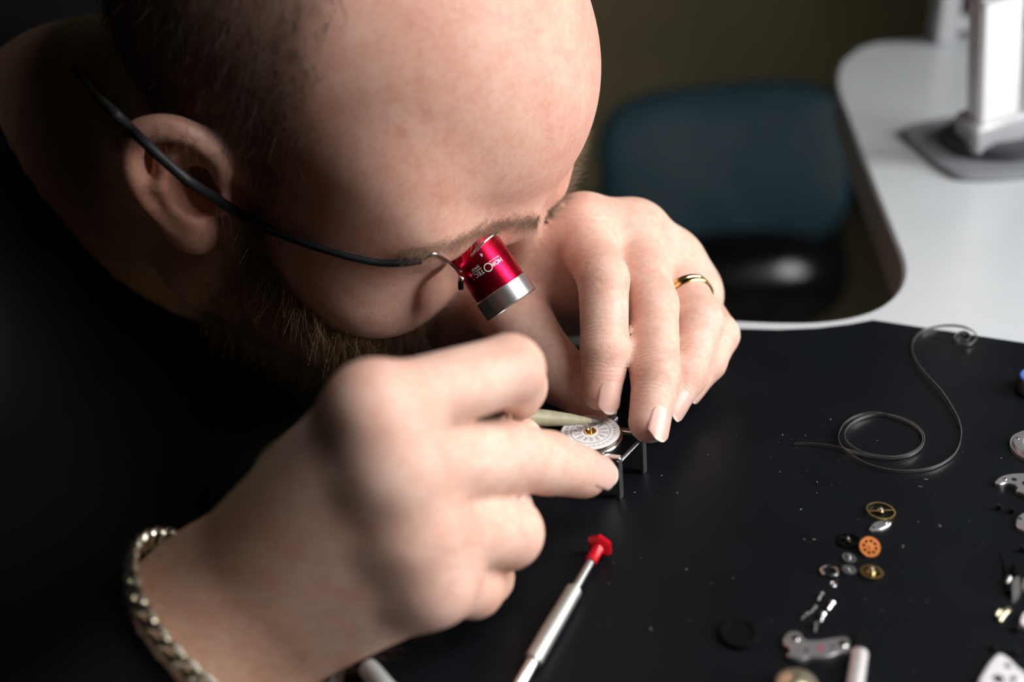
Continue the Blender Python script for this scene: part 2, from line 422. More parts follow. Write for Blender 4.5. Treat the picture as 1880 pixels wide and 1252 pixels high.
def surface(fn, lo, hi, h, n=14, steps=2, keep=None):
    """block-sparse surface nets; returns verts (mm) and quads"""
    B = n*h; lo = np.floor(np.asarray(lo)/B).astype(int); hi = np.ceil(np.asarray(hi)/B).astype(int)
    g = np.stack(np.meshgrid(*[np.arange(lo[i], hi[i]) for i in range(3)], indexing='ij'), -1).reshape(-1, 3)
    c = (g+.5)*B; hd = B*math.sqrt(3)/2
    v0 = np.concatenate([fn(c[i:i+200000]) for i in range(0, len(c), 200000)])
    g = g[np.abs(v0) < hd*1.25+4]
    if keep is not None: g = g[keep((g+.5)*B)]
    loc = np.stack(np.meshgrid(*[np.arange(-1, n+1)]*3, indexing='ij'), -1).reshape(-1, 3)
    m = n+2; OFF = 1 << 20
    K = lambda ijk: ((ijk[:, 0]+OFF//2)*OFF+(ijk[:, 1]+OFF//2))*OFF+(ijk[:, 2]+OFF//2)
    keys = []; poss = []; quads = []
    corner = np.array([[i, j, k] for i in (0, 1) for j in (0, 1) for k in (0, 1)])
    edges = [(a, b) for a in range(8) for b in range(a+1, 8) if np.abs(corner[a]-corner[b]).sum() == 1]
    CH = 48
    for s in range(0, len(g), CH):
        gb = g[s:s+CH]
        pts = ((gb[:, None, :]*n+loc[None])*h).reshape(-1, 3)
        val = fn(pts).reshape(len(gb), m, m, m)
        for bi in range(len(gb)):
            V = val[bi]
            if V.min() > 0 or V.max() < 0: continue
            sg = V < 0
            cs = np.stack([sg[i:m-1+i, j:m-1+j, k:m-1+k] for i, j, k in corner], -1)
            act = cs.any(-1) & ~cs.all(-1)
            ci = np.argwhere(act)
            if len(ci) == 0: continue
            cv = np.stack([V[ci[:, 0]+a[0], ci[:, 1]+a[1], ci[:, 2]+a[2]] for a in corner], 1)
            acc = np.zeros((len(ci), 3)); cnt = np.zeros(len(ci))
            for a, b in edges:
                ea, eb = cv[:, a], cv[:, b]; x = (ea < 0) != (eb < 0)
                t = np.where(x, ea/(ea-eb+1e-12), 0)
                acc += np.where(x[:, None], corner[a]+(corner[b]-corner[a])*t[:, None], 0); cnt += x
            gl = ci-1+gb[bi]*n
            keys.append(K(gl)); poss.append((gl+acc/cnt[:, None])*h)
            own = slice(1, m-1)
            for ax in range(3):
                sh = [own]*3; sh2 = list(sh); sh2[ax] = slice(2, m)
                A = sg[tuple(sh)]; Bq = sg[tuple(sh2)]
                for sign in (0, 1):
                    e = np.argwhere((A & ~Bq) if sign == 0 else (~A & Bq))
                    if len(e) == 0: continue
                    e = e+gb[bi]*n
                    u = np.zeros(3, int); w_ = np.zeros(3, int); u[(ax+1) % 3] = 1; w_[(ax+2) % 3] = 1
                    q = np.stack([K(e-u-w_), K(e-w_), K(e), K(e-u)], 1)
                    quads.append(q if sign == 0 else q[:, ::-1])
    keys = np.concatenate(keys); poss = np.concatenate(poss); quads = np.concatenate(quads)
    uk, idx = np.unique(keys, return_index=True); v = poss[idx]
    qi = np.searchsorted(uk, quads); ok = (uk[np.clip(qi, 0, len(uk)-1)] == quads).all(1); qi = qi[ok]
    for _ in range(steps):
        for i in range(0, len(v), 150000):
            p = v[i:i+150000]; d = np.clip(fn(p), -.45*h, .45*h); v[i:i+150000] = p-d[:, None]*grad(fn, p)*.8
    used = np.zeros(len(v), bool); used[qi.ravel()] = True
    mp = np.cumsum(used)-1
    return v[used], mp[qi]
def fast_mesh(name, v, q, material, parent, smooth=True):
    base = world_loc(parent); me = bpy.data.meshes.new(name); v = (np.asarray(v)-base)*.001
    me.vertices.add(len(v)); me.vertices.foreach_set('co', v.astype(np.float32).ravel())
    k = q.shape[1]; me.loops.add(len(q)*k); me.loops.foreach_set('vertex_index', q.astype(np.int32).ravel())
    me.polygons.add(len(q)); me.polygons.foreach_set('loop_start', np.arange(len(q), dtype=np.int32)*k)
    me.update(calc_edges=True); me.materials.append(material)
    if smooth: me.polygons.foreach_set('use_smooth', [True]*len(q))
    me.validate(); o = bpy.data.objects.new(name, me); COL.objects.link(o); o.parent = parent
    return o
def hit(px, py, off=0.0, d0=230, d1=600, fn=None):
    """march the camera ray through a pixel to the body; returns a point off mm in front of the skin"""
    fn = fn or body_sdf
    r = (px-940)/FPX*RV-(py-626)/FPX*UV-BV; t = d0
    for _ in range(120):
        s = fn((CAMP+t*r)[None])[0]-off
        if s < .05: return CAMP+t*r
        t += max(s*.8, .1)
        if t > d1: return None
    return CAMP+t*r

person = empty('person', (-360, 470, -430), 'person in a black shirt bent over the bench, holding a brush to a watch', 'person')
bv, bq = surface(body_sdf, np.array([-420, 90, -160]), np.array([110, 720, 300]), 2.0,
                 keep=lambda c: (c[:, 0] > -300) & (c[:, 2] > -150))
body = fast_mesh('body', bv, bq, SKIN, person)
# tone of the skin: redder face, knuckles and finger ends, stubble under beard and hair
hl = (bv-HT)@HR
base = np.tile(np.array([.76, .55, .46]), (len(bv), 1))
headd = head_sdf(bv); isH = np.clip(1-(headd-2)/8, 0, 1)
nearhand = np.zeros(len(bv))
for J in (JR, JL):
    for f in FING:
        for i, (p, r) in enumerate(J[f]):
            dd = np.linalg.norm(bv-p, axis=1); a = np.clip(1-(dd-r*.6)/(r*1.1), 0, 1)
            nearhand = np.maximum(nearhand, a*(.55 if i in (0, 1) else .40 if i == 2 else .75))
def mixtone(b, w, c): return b*(1-w[:, None])+w[:, None]*np.array(c)
base = mixtone(base, .6*isH, (.70, .40, .31))
base = mixtone(base, .40*nearhand, (.72, .33, .26))
base = mixtone(base, .5*np.clip(1-np.linalg.norm(hl-EAR_O, axis=1)/45, 0, 1), (.70, .28, .20))
for c, r, a in (((58, 59, 72), 2.2, .8), ((52, 62, 80), 2.0, .35), ((48, 66, 80), 1.8, .3), ((66, 46, 50), 1.8, .5), ((66, 44, 60), 2.2, .3)):        # small blemishes on the forehead
    base = mixtone(base, a*np.clip(1.4-np.linalg.norm(hl-np.array(c, float), axis=1)/r, 0, 1), (.50, .13, .11))
def sstep(a, b, x):
    t = np.clip((x-a)/(b-a), 0, 1); return t*t*(3-2*t)
HY, HZ = [40, 38, 38, 26, 12], [-5, 35, 60, 90, 115]
def hair_w(l):
    hy = np.interp(l[:, 2], HZ, HY)
    w = 1-sstep(hy-16, hy+6, l[:, 1])
    nape = np.interp(l[:, 1], [-110, -40, 5, 20, 30], [-55, -42, 8, -5, -5])
    w *= sstep(nape-6, nape+8, l[:, 2])
    w *= 1-sstep(0, 1, 1-np.clip((np.linalg.norm(np.abs(l[:, :1])*[1, 0, 0]+l*[0, 1, 1]-(EAR_O+[3, -4, 3]), axis=1)-20)/12, 0, 1))
    return w
def beard_w(l):
    zl = np.interp(l[:, 1], [12, 30, 44, 62, 90], [14, 8, -2, -10, -24])
    w = (1-sstep(zl-8, zl+4, l[:, 2]))*sstep(18, 28, l[:, 1])*(sstep(-112, -96, l[:, 2]))
    nose = (np.abs(l[:, 0]) < 14)*(l[:, 1] > 92)*(l[:, 2] > -24); lip = (np.abs(l[:, 0]) < 20)*(l[:, 1] > 94)*(l[:, 2] < -38)*(l[:, 2] > -57)
    return w*(1-nose)*(1-lip)
onhead = (headd < 2.5)
onneck = np.clip((headd-2)/14, 0, 1)*np.clip(1-(neck_sdf(bv)-2)/8, 0, 1)
base = mixtone(base, .7*onneck, (.30, .165, .09))                    # neck stubble, with the neck's shade painted into the skin tone
base = mixtone(base, .72*hair_w(hl)*onhead, (.10, .065, .045))
base = mixtone(base, .60*beard_w(hl)*onhead, (.13, .075, .045))
# browner back of near hand, wrist and forearm: shade painted into the skin
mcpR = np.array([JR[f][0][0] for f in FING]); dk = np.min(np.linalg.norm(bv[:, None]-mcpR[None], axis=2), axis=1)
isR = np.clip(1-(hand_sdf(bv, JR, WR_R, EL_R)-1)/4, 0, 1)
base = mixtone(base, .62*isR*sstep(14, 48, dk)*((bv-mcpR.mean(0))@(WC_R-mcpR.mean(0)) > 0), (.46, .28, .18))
# distance along each finger, and where the joints crease
along = np.zeros(len(bv)); crease = np.zeros(len(bv)); bestd = np.full(len(bv), 1e9)
for J in (JR, JL):
    for f in FING:
        acc = 0.0
        for i in range(3):
            a, b = J[f][i][0], J[f][i+1][0]; ab = b-a; Lf = np.linalg.norm(ab)
            t = np.clip(((bv-a)@ab)/(Lf*Lf), 0, 1); dd = np.linalg.norm(bv-a-t[:, None]*ab, axis=1)-J[f][i][1]; up = dd < bestd
            bestd = np.where(up, dd, bestd); along = np.where(up, acc+t*Lf, along); acc += Lf
        for i in (1, 2):
            dj = np.linalg.norm(bv-J[f][i][0], axis=1); crease = np.maximum(crease, np.clip(1-(dj-J[f][i][1])/7, 0, 1))
for nm, arr in (('along', along), ('crease', crease)):
    at_ = body.data.attributes.new(nm, 'FLOAT', 'POINT'); at_.data.foreach_set('value', arr.astype(np.float32))
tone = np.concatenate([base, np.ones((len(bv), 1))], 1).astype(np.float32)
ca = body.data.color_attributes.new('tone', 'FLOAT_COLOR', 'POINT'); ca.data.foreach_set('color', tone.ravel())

# ------------------------------------------------------------------ hair, beard, eyebrows: strands with real thickness
def hair_mat(name, c0, c1, rough=.42):
    m, nt, b = new_mat(name)
    gi = N(nt, 'ShaderNodeTexNoise'); gi.inputs['Scale'].default_value = 900
    tc = N(nt, 'ShaderNodeTexCoord'); nt.links.new(tc.outputs['Object'], gi.inputs['Vector'])
    r = N(nt, 'ShaderNodeValToRGB'); r.color_ramp.elements[0].position = .35; r.color_ramp.elements[1].position = .65
    r.color_ramp.elements[0].color = c0+(1,); r.color_ramp.elements[1].color = c1+(1,)
    nt.links.new(gi.outputs['Fac'], r.inputs[0]); nt.links.new(r.outputs[0], b.inputs['Base Color'])
    b.inputs['Roughness'].default_value = rough; return m
def strands(name, root, nrm, dirs, length, rad, material, parent, bend=.5, seg=3):
    n = len(root); k = 3
    dirs = dirs/np.linalg.norm(dirs, axis=1)[:, None]
    t = np.linspace(0, 1, seg+1)
    side = np.cross(dirs, nrm+1e-3); side /= np.linalg.norm(side, axis=1)[:, None]; up = np.cross(side, dirs)
    cen = root[:, None]-nrm[:, None]*.5+(nrm[:, None]*(1-bend*t[None, :, None])*.55+dirs[:, None]*(.5+bend*t[None, :, None]))*(t[None, :, None]*length[:, None, None])
    r = rad*(1-.75*t)[None, :, None]
    ring = [np.cos(2*np.pi*a/k)*side+np.sin(2*np.pi*a/k)*up for a in range(k)]
    V = np.stack([cen+q[:, None]*r for q in ring], 2)                   # n, seg+1, k, 3
    idx = np.arange(n*(seg+1)*k).reshape(n, seg+1, k); F = []
    for i in range(seg):
        for a in range(k):
            b = (a+1) % k
            F.append(np.stack([idx[:, i, a], idx[:, i, b], idx[:, i+1, b], idx[:, i+1, a]], 1))
    return fast_mesh(name, V.reshape(-1, 3), np.concatenate(F), material, parent)
def pick(weight, count):
    p = weight/weight.sum(); i = rng.choice(len(bv), count, p=p)
    r = bv[i]+rng.normal(size=(count, 3))*1.0
    r = r-head_sdf(r)[:, None]*grad(head_sdf, r); return r, grad(head_sdf, r)
def hdir(n, v, jit): return np.tile(HR@np.asarray(v, float), (n, 1))+rng.normal(size=(n, 3))*jit
M_HAIR = hair_mat('brown_hair', (.020, .013, .008), (.06, .036, .02))
M_BEARD = hair_mat('beard_hair', (.04, .02, .009), (.34, .20, .09))
M_BROW = hair_mat('brow_hair', (.11, .07, .042), (.27, .19, .12))
near = (hl[:, 0] > -45)
r_, n_ = pick(hair_w(hl)*onhead*near, 13000)
tag(strands('hair', r_, n_, hdir(len(r_), (0, .35, -.9), .35), rng.uniform(5, 10, len(r_)), .085, M_HAIR, person), 'short cropped dark brown hair', kind='stuff')
r_, n_ = pick(beard_w(hl)*onhead*(hl[:, 0] > -40), 9000)
tag(strands('beard', r_, n_, hdir(len(r_), (0, .45, -.9), .42), rng.uniform(6, 16, len(r_)), .085, M_BEARD, person, seg=4), 'full brown beard with golden tips', kind='stuff')
bc = np.array(catmull([(57, 80, 37), (47, 90, 42), (30, 98, 44), (16, 103, 42), (7, 105, 37)], 40))
for sx in (1, -1):
    k = rng.integers(0, len(bc), 1150); r_ = bc[k]*[sx, 1, 1]+(np.zeros(3) if sx > 0 else np.array([4., 0, -6]))+rng.normal(size=(1150, 3))*[1.2, 1.5, 1.8]
    r_ = HT+r_@HR.T; r_ = r_-head_sdf(r_)[:, None]*grad(head_sdf, r_); n_ = grad(head_sdf, r_)
    tag(strands('eyebrow', r_, n_, hdir(1150, (.85*sx, .1, -.05), .25), rng.uniform(4, 7.5, 1150), .05, M_BROW, person), 'sandy brown eyebrow', kind='stuff')
# fine down on the back of the nearer hand and wrist
dw = rc(bv, WC_R, (JR['middle'][0][0]+JR['ring'][0][0])/2, 30, 22); w_ = np.clip(1-dw/12, 0, 1)*(hand_sdf(bv, JR, WR_R, EL_R) < 1)
i = rng.choice(len(bv), 1500, p=w_/w_.sum()); r_ = bv[i]; n_ = grad(body_sdf, r_)
tag(strands('hand_hair', r_, n_, np.tile((JR['pinky'][0][0]-WR_R[0][0]), (1500, 1))/80+rng.normal(size=(1500, 3))*.3, rng.uniform(4, 9, 1500), .04, M_BEARD, person), 'sparse brown hair on the back of the hand', kind='stuff')

# eyeballs behind the lids
m_eye = mat('eye_white', (.75, .72, .68), .2, 0, .03, 300)
for sx in (1, -1):
    MB().lathe(HW((32*sx, 77.6, 12)), HR@np.array([0, .8, -.6]), [(12.2*math.cos(a), 12.2*math.sin(a)) for a in np.linspace(0, math.pi, 13)], 20).build('eyeball', m_eye, person)

# finger nails
def nail_material():
    return mat('nail', (.66, .42, .36), .34, 0, .04, 300, coat=.1), mat('nail_edge', (.74, .62, .54), .3, 0, .04, 300)
NAIL, NAILE = nail_material()
def nail(J, f, n=None, up=0.0):
    j = [q[0] for q in J[f]]; T = j[3]; r = J[f][3][1]
    dr = j[3]-j[2]; dr = dr/np.linalg.norm(dr)
    nn = (j[1]+j[2])/2-(j[0]+j[3])/2 if n is None else n
    nn = nn-(nn@dr)*dr; nn = nn/np.linalg.norm(nn); s = np.cross(dr, nn)
    nu, nv = 12, 12; V = []; Fq = []
    for layer in (0.0, .45):
        for iv in range(nv+1):
            t = iv/nv; v = -.50*r+t*1.55*r
            half = math.radians(41)*(1-.30*(max(0, (.25-t)/.25))**2-.26*(max(0, (t-.80)/.20))**2)
            hgt = r*(1.0-.13*t*t)+.02-layer+up
            for iu in range(nu+1):
                a = (iu/nu*2-1)*half; vv = v-(.28*r)*(abs(iu/nu*2-1)**2.4)*(1 if t > .7 else 0)*(t-.7)/.3
                V.append(T+dr*vv+nn*(hgt*math.cos(a))+s*(r*.97*math.sin(a)))
    W1 = nu+1; L1 = W1*(nv+1)
    for iv in range(nv):
        for iu in range(nu):
            a = iv*W1+iu; Fq.append([a, a+1, a+W1+1, a+W1]); Fq.append([L1+a, L1+a+W1, L1+a+W1+1, L1+a+1])
    rim = [iu for iu in range(nu+1)]+[iv*W1+nu for iv in range(1, nv+1)]+[nv*W1+iu for iu in range(nu-1, -1, -1)]+[iv*W1 for iv in range(nv-1, 0, -1)]
    for i in range(len(rim)):
        a, b = rim[i], rim[(i+1) % len(rim)]; Fq.append([a, L1+a, L1+b, b])
    o = mesh('fingernail', V, Fq, NAIL, body, sharp=60)
    o.data.materials.append(NAILE)
    for p in o.data.polygons:
        if min(p.vertices) % L1 >= W1*(nv-1): p.material_index = 1
    return o
nail(JL, 'index', cdir(.5, .2, .85)); nail(JL, 'middle', cdir(.6, .15, .8)); nail(JL, 'ring', cdir(.75, .1, .6)); nail(JL, 'pinky', cdir(.8, 0, .6)); nail(JL, 'thumb', cdir(-.6, .6, .4))
nail(JR, 'middle', cdir(1, .1, .35)); nail(JR, 'pinky', cdir(.95, .1, .1)); nail(JR, 'ring', cdir(.2, -.2, -.9)); nail(JR, 'thumb', cdir(0, .5, -.9))

# ------------------------------------------------------------------ black shirt
def fit_plane(pts):
    p = np.array([q for q in pts if q is not None]); c = p.mean(0); _, _, vt = np.linalg.svd(p-c); return c, vt[2]
cp, cn = fit_plane([hit(*q, d1=900) for q in [(8, 235), (80, 365), (160, 460), (250, 535), (12, 62), (70, 18)]])
if (HT-cp)@cn < 0: cn = -cn                        # points at the head
BR_PTS = [hit(*q) for q in [(262, 1040), (270, 1100), (302, 1162), (350, 1215), (405, 1250)]]
axR = (EL_R-WC_R)/np.linalg.norm(EL_R-WC_R); bp_, bn_ = fit_plane(BR_PTS)
if bn_@axR < 0: bn_ = -bn_                         # points at the elbow
bn_ = bn_*.55+axR*.45; bn_ /= np.linalg.norm(bn_)
axL = (EL_L-WC_L)/np.linalg.norm(EL_L-WC_L)
def arm_sdf(w, WRs, el): return smin(rc(w, WRs[0][0], el, WRs[0][1], 38), rc(w, WRs[1][0], el, WRs[1][1], 36), 12)
def shirt_sdf(w):
    t = smin(torso_sdf(w), neck_sdf(w)+1, 20)-5
    back = rc(w, np.array([-330., 560., 40.]), np.array([-300., 640., 30.]), 120, 105)
    far = np.linalg.norm(w-cp, axis=1)
    t = smax(t, (w-cp)@cn-np.maximum(far-105, 0)*1.5, 3)
    t = smin(t, back, 50)
    fold = 1.6*np.sin(w[:, 0]*.06+w[:, 2]*.05)*np.sin(w[:, 1]*.05-w[:, 2]*.03)
    a = smax(arm_sdf(w, WR_R, EL_R)-6, -((w-bp_)@bn_)+6, 3)
    b = smax(arm_sdf(w, WR_L, EL_L)-6, -((w-WC_L)@axL)+12, 3)
    return smin(smin(t, a, 14), b, 14)+fold
M_SHIRT = mat('black_cotton', (.003, .003, .0035), .9, 0, .2, 800, .2, 2500, spec=.15)
sv, sq = surface(shirt_sdf, np.array([-520, 60, -440]), np.array([20, 740, 240]), 5.0, n=10, steps=1)
tag(fast_mesh('shirt', sv, sq, M_SHIRT, person), 'black long-sleeved shirt')

# ------------------------------------------------------------------ lettering
def text_mesh(body_, size, align='CENTER'):
    cu = bpy.data.curves.new('lettering', 'FONT'); cu.body = body_; cu.size = size; cu.align_x = align; cu.align_y = 'CENTER'
    cu.resolution_u = 3
    o = bpy.data.objects.new('lettering', cu); COL.objects.link(o)
    bpy.context.view_layer.update(); dg = bpy.context.evaluated_depsgraph_get()
    me = bpy.data.meshes.new_from_object(o.evaluated_get(dg))
    v = np.array([list(p.co) for p in me.vertices]).reshape(-1, 3); f = [list(p.vertices) for p in me.polygons]
    bpy.data.objects.remove(o); bpy.data.curves.remove(cu); bpy.data.meshes.remove(me)
    return v, f

# ------------------------------------------------------------------ eye loupe clipped to its wire headband
LA = P(863, 446, 372.6); LB = P(919, 529, 373.0); LC = P(940, 560, 373.2)
la = (LC-LA)/np.linalg.norm(LC-LA); lb_t = (LB-LA)@la; lc_t = (LC-LA)@la
vw = (CAMP-LB); vw = vw-(vw@la)*la; vw /= np.linalg.norm(vw); ww = np.cross(la, vw)
if ww@RV < 0: ww = -ww
loupe = empty('eye_loupe', LB-[0, 0, 10], 'red and silver eye loupe on a thin black wire, worn over the eye', 'loupe')
MB().lathe(LA, la, [(0, 8.6), (0, 9.8), (.4, 10), (lb_t-.25, 10), (lb_t-.1, 9.7), (lb_t, 9.7), (lb_t, 8.4), (.3, 8.4)], 64).build('barrel', M_RED, loupe, sharp=30)
MB().lathe(LA, la, [(lb_t+.05, 8.5), (lb_t+.05, 10.25), (lb_t+.3, 10.55), (lc_t-.4, 10.55), (lc_t, 10.2), (lc_t-.05, 9.2), (lc_t-1.2, 8.9), (lc_t-2.2, 8.7)], 64).build('lens_ring', M_SILVER, loupe, sharp=30)
gm, gnt, gb = new_mat('lens_glass'); gb.inputs['Transmission Weight'].default_value = 1; gb.inputs['Roughness'].default_value = .02; gb.inputs['Base Color'].default_value = (.92, .95, .95, 1)
MB().lathe(LA, la, [(lc_t-3.2, .01), (lc_t-3.1, 4), (lc_t-2.6, 8.7), (lc_t-2.0, 8.7), (lc_t-1.5, 4), (lc_t-1.4, .01)], 40).build('lens', gm, loupe)
def wrap_text(txt, size, th0, ax, name, mat_, stretch=1.0):
    v, f = text_mesh(txt, size); R = 10.03; V = []
    for x, y, _ in v:
        th = th0-x*stretch/R; V.append(LA+la*(ax+y)+(vw*math.cos(th)+ww*math.sin(th))*R)
    return MB().add(V, f), name
M_ENG = mat('engraving', (.85, .80, .80), .45, .3, .05, 900)
mb = MB(); axm = lb_t-8.2
for txt, sz, th, ax in (('HOR', 2.2, .42, axm), ('TEC', 2.2, -.34, axm), ('SWISS', 1.3, -.36, axm-2.3), ('4', 1.9, .10, axm-5.0), ('\u00ae', .9, -.64, axm+.6)):
    q, _ = wrap_text(txt, sz, th, ax, '', None); mb.add(q.v, q.f)
ring_pts = lambda rad, n=40: [(math.cos(2*math.pi*i/n)*rad, math.sin(2*math.pi*i/n)*rad) for i in range(n)]
def wrap_poly(fn_pts, th0, ax):
    return [LA+la*(ax+y)+(vw*math.cos(th0-x/10.03)+ww*math.sin(th0-x/10.03))*10.03 for x, y in fn_pts]
o1, o2 = wrap_poly(ring_pts(1.55), .05, axm), wrap_poly(ring_pts(1.25), .05, axm)
mb.add(o1+o2, [[i, (i+1) % 40, 40+(i+1) % 40, 40+i] for i in range(40)])
for x0, x1, th, ax in ((-2.3, 2.3, .40, axm-1.35), (-2.6, 2.6, -.42, axm-1.25)):
    pts = [(x0+(x1-x0)*i/10, -.1) for i in range(11)]+[(x1-(x1-x0)*i/10, .1) for i in range(11)]
    mb.add(wrap_poly(pts, th, ax), [list(range(22))])
mb.build('engraved_lettering', M_ENG, loupe, smooth=False)
# wire clip around the barrel and the hinge
def on_barrel(th, ax, off=.5): return LA+la*ax+(vw*math.cos(th)+ww*math.sin(th))*(10+off)
arc = catmull([P(914, 425, 368), P(903, 433, 365), P(886, 447, 363), P(869, 466, 363), P(856, 486, 366), P(849, 497, 368)], 6)
arc2 = [P(838, 493, 367), hit(802, 466, 1.2, fn=body_sdf), hit(774, 478, 1.6)]
MB().tube(arc+catmull([arc[-1], P(848, 499, 367)]+arc2, 6)[1:], .55, 10).build('wire_clip', M_STEEL, loupe)
MB().lathe(P(847, 512, 365), vw, [(1.2*math.cos(a)*-1, 1.2*math.sin(a)) for a in np.linspace(0, math.pi, 9)], 16).build('clip_ball', M_STEEL, loupe)
MB().tube([P(846, 512, 366.5), P(846, 530, 369)], 1.0, 12).build('clip_knob', M_BLACKMETAL, loupe)
tp = []
for px, py, o in [(774, 478, None), (740, 483, 2.2), (700, 483, 2), (660, 476, 2), (620, 466, 2), (560, 447, 2), (500, 424, 2.2), (450, 398, 2.5), (400, 367, 3)]:
    tp.append(hit(px, py, 1.6) if o is None else hit(px, py, o))
for px, py, d in [(350, 335, 340), (300, 293, 335), (262, 258, 334), (238, 234, 339)]: tp.append(P(px, py, d))
for px, py, o in [(205, 203, 8.0), (180, 176, 3.0), (158, 150, 2.6), (138, 126, 2.4)]: tp.append(hit(px, py, o))
tp = np.array(tp)
cv = catmull(tp, 8); nn_ = len(cv)
MB().tube(cv, [1.25+.55*sstep(.25, .5, i/nn_) for i in range(nn_)], 12).build('headband_wire', mat('black_wire_sleeve', (.008, .009, .011), .5, 0, .1, 500, spec=.3), loupe)

# ------------------------------------------------------------------ gold ring on the far hand
lhand = lambda p: hand_sdf(p, JL, WR_L, EL_L)
rp3 = [hit(x, y, fn=lhand, d0=340) for x, y in ((1240, 529), (1264, 513), (1288, 509))]
a_, b_ = JL['ring'][0][0], JL['ring'][1][0]; fdir = (b_-a_)/np.linalg.norm(b_-a_)
rn = np.cross(rp3[1]-rp3[0], rp3[2]-rp3[0]); rn /= np.linalg.norm(rn)
if rn@fdir < 0: rn = -rn
rn = rn*.5+fdir*.5; rn /= np.linalg.norm(rn); rp0 = np.mean(rp3, 0)
rcn = a_+fdir*((rp0-a_)@rn)/(fdir@rn)
x_, y_, ax_ = frame(rn); rad = []
ring_f = lambda p: rc(p, a_, b_, JL['ring'][0][1]-.5, JL['ring'][1][1]-.5)
for k in range(64):
    an = 2*math.pi*k/64; dr = x_*math.cos(an)+y_*math.sin(an); t = 4.0
    while t < 18 and ring_f((rcn+dr*t)[None])[0] < .15: t += .1
    rad.append(t)
rad = np.array(rad)
for _ in range(4): rad = (np.roll(rad, 1)+rad*2+np.roll(rad, -1))/4
prof = [(-2.1, -.5), (-2.1, .5), (-1.8, .85), (-.4, .95), (-.15, .7), (.15, .7), (.4, .95), (1.8, .85), (2.1, .5), (2.1, -.5)]
V = []; Fq = []; npf = len(prof)
for k in range(64):
    an = 2*math.pi*k/64; dr = x_*math.cos(an)+y_*math.sin(an)
    for t, r in prof: V.append(rcn+rn*t+dr*(rad[k]+r))
for k in range(64):
    for i in range(npf): Fq.append([k*npf+i, ((k+1) % 64)*npf+i, ((k+1) % 64)*npf+(i+1) % npf, k*npf+(i+1) % npf])
ro = mesh('wedding_ring', V, Fq, M_GOLD, None, sharp=30); tag(ro, 'plain gold wedding ring on the ring finger of the far hand', 'ring')

# ------------------------------------------------------------------ silver curb chain bracelet on the near wrist
wc = WC_R+axR*((bp_-WC_R)@bn_)/(axR@bn_)
bx, by, _ = frame(bn_, UV)
def arm_only(p): return np.minimum(hand_sdf(p, JR, WR_R, EL_R), shirt_sdf(p)+1.5)
loop = []
for k in range(120):
    an = 2*math.pi*k/120; dr = bx*math.cos(an)+by*math.sin(an); t = 10.0
    while t < 70 and hand_sdf((wc+dr*t)[None], JR, WR_R, EL_R)[0] < 3.8: t += .5
    loop.append(wc+dr*t)
loop = np.array(loop)
for _ in range(6): loop = (np.roll(loop, 1, 0)+loop*2+np.roll(loop, -1, 0))/4
seg = np.linalg.norm(np.roll(loop, -1, 0)-loop, axis=1); cum = np.concatenate([[0], np.cumsum(seg)]); tot = cum[-1]
bracelet = empty('chain_bracelet', loop[np.argmin(loop[:, 2])], 'silver curb chain bracelet on the near wrist', 'bracelet')
NLINK = int(tot/5.8); lp = np.concatenate([loop, loop[:1]])
def at_len(s_): return np.array([np.interp(s_ % tot, cum, lp[:, i]) for i in range(3)])
M_CHAIN = mat('worn_silver', (.86, .84, .72), .25, 1.0, .15, 900)
base_link = None
lm = MB().torus((0, 0, 0), (0, 0, 1), 4.0, 1.25, 22, 8, hint=(1, 0, 0), sy=.72, rz=1.0)
for k in range(NLINK):
    s_ = tot*k/NLINK; c = at_len(s_); tg = at_len(s_+1)-at_len(s_-1); tg /= np.linalg.norm(tg)
    out = c-wc; out -= (out@bn_)*bn_; out -= (out@tg)*tg; out /= np.linalg.norm(out); sd = np.cross(out, tg)
    if base_link is None:
        base_link = mesh('chain_link', lm.v, lm.f, M_CHAIN, None, origin=(0, 0, 0)); o = base_link
    else:
        o = base_link.copy(); COL.objects.link(o)
    o.parent = bracelet
    an = math.radians(38); xx = tg*math.cos(.35)+sd*math.sin(.35); zz = out*math.cos(an)+sd*math.sin(an)
    zz = zz-(zz@xx)*xx; zz /= np.linalg.norm(zz); yy = np.cross(zz, xx)
    o.matrix_local = Matrix(((xx[0], yy[0], zz[0], (c[0]-world_loc(bracelet)[0])*.001), (xx[1], yy[1], zz[1], (c[1]-world_loc(bracelet)[1])*.001), (xx[2], yy[2], zz[2], (c[2]-world_loc(bracelet)[2])*.001), (0, 0, 0, 1)))

# ------------------------------------------------------------------ watch being worked on
F1 = D(1139, 914); F2 = D(1182, 867)
ew = (F2-F1)/np.linalg.norm(F2-F1); aw = np.array([ew[1], -ew[0], 0.]); lugw = np.linalg.norm(F2-F1)
mid = (F1+F2)/2; wcen = mid-aw*15.6; wcen[2] = 0
zc = np.array([0, 0, 1.])
dc = D(1084, 792, 20.2); wcen = np.array([dc[0], dc[1], 0])
watch = empty('watch', wcen, 'open watch with a white day and date disc, standing on four steel legs', 'watch')
MB().lathe(wcen, zc, [(9, 8.2), (9, 9.6), (10, 10.2), (16.0, 10.6), (17.6, 11.2), (18.3, 11.3), (18.6, 11.0), (18.6, 10.6), (18.0, 10.4), (11, 9.5)], 64).build('case', M_STEEL, watch, sharp=30)
MB().lathe(wcen, zc, [(9.2, .01), (9.2, 8.0), (17.8, 9.6), (18.0, .01)], 48).build('movement', M_DSTEEL, watch, sharp=30)
MB().lathe(wcen, zc, [(18.6, 9.8), (18.6, 10.9), (19.3, 11.0), (19.9, 10.85), (20.0, 10.5), (19.6, 10.4)], 64).build('dial_ring', mat('rose_steel', (.80, .66, .58), .2, 1.0, .05, 900), watch, sharp=30)
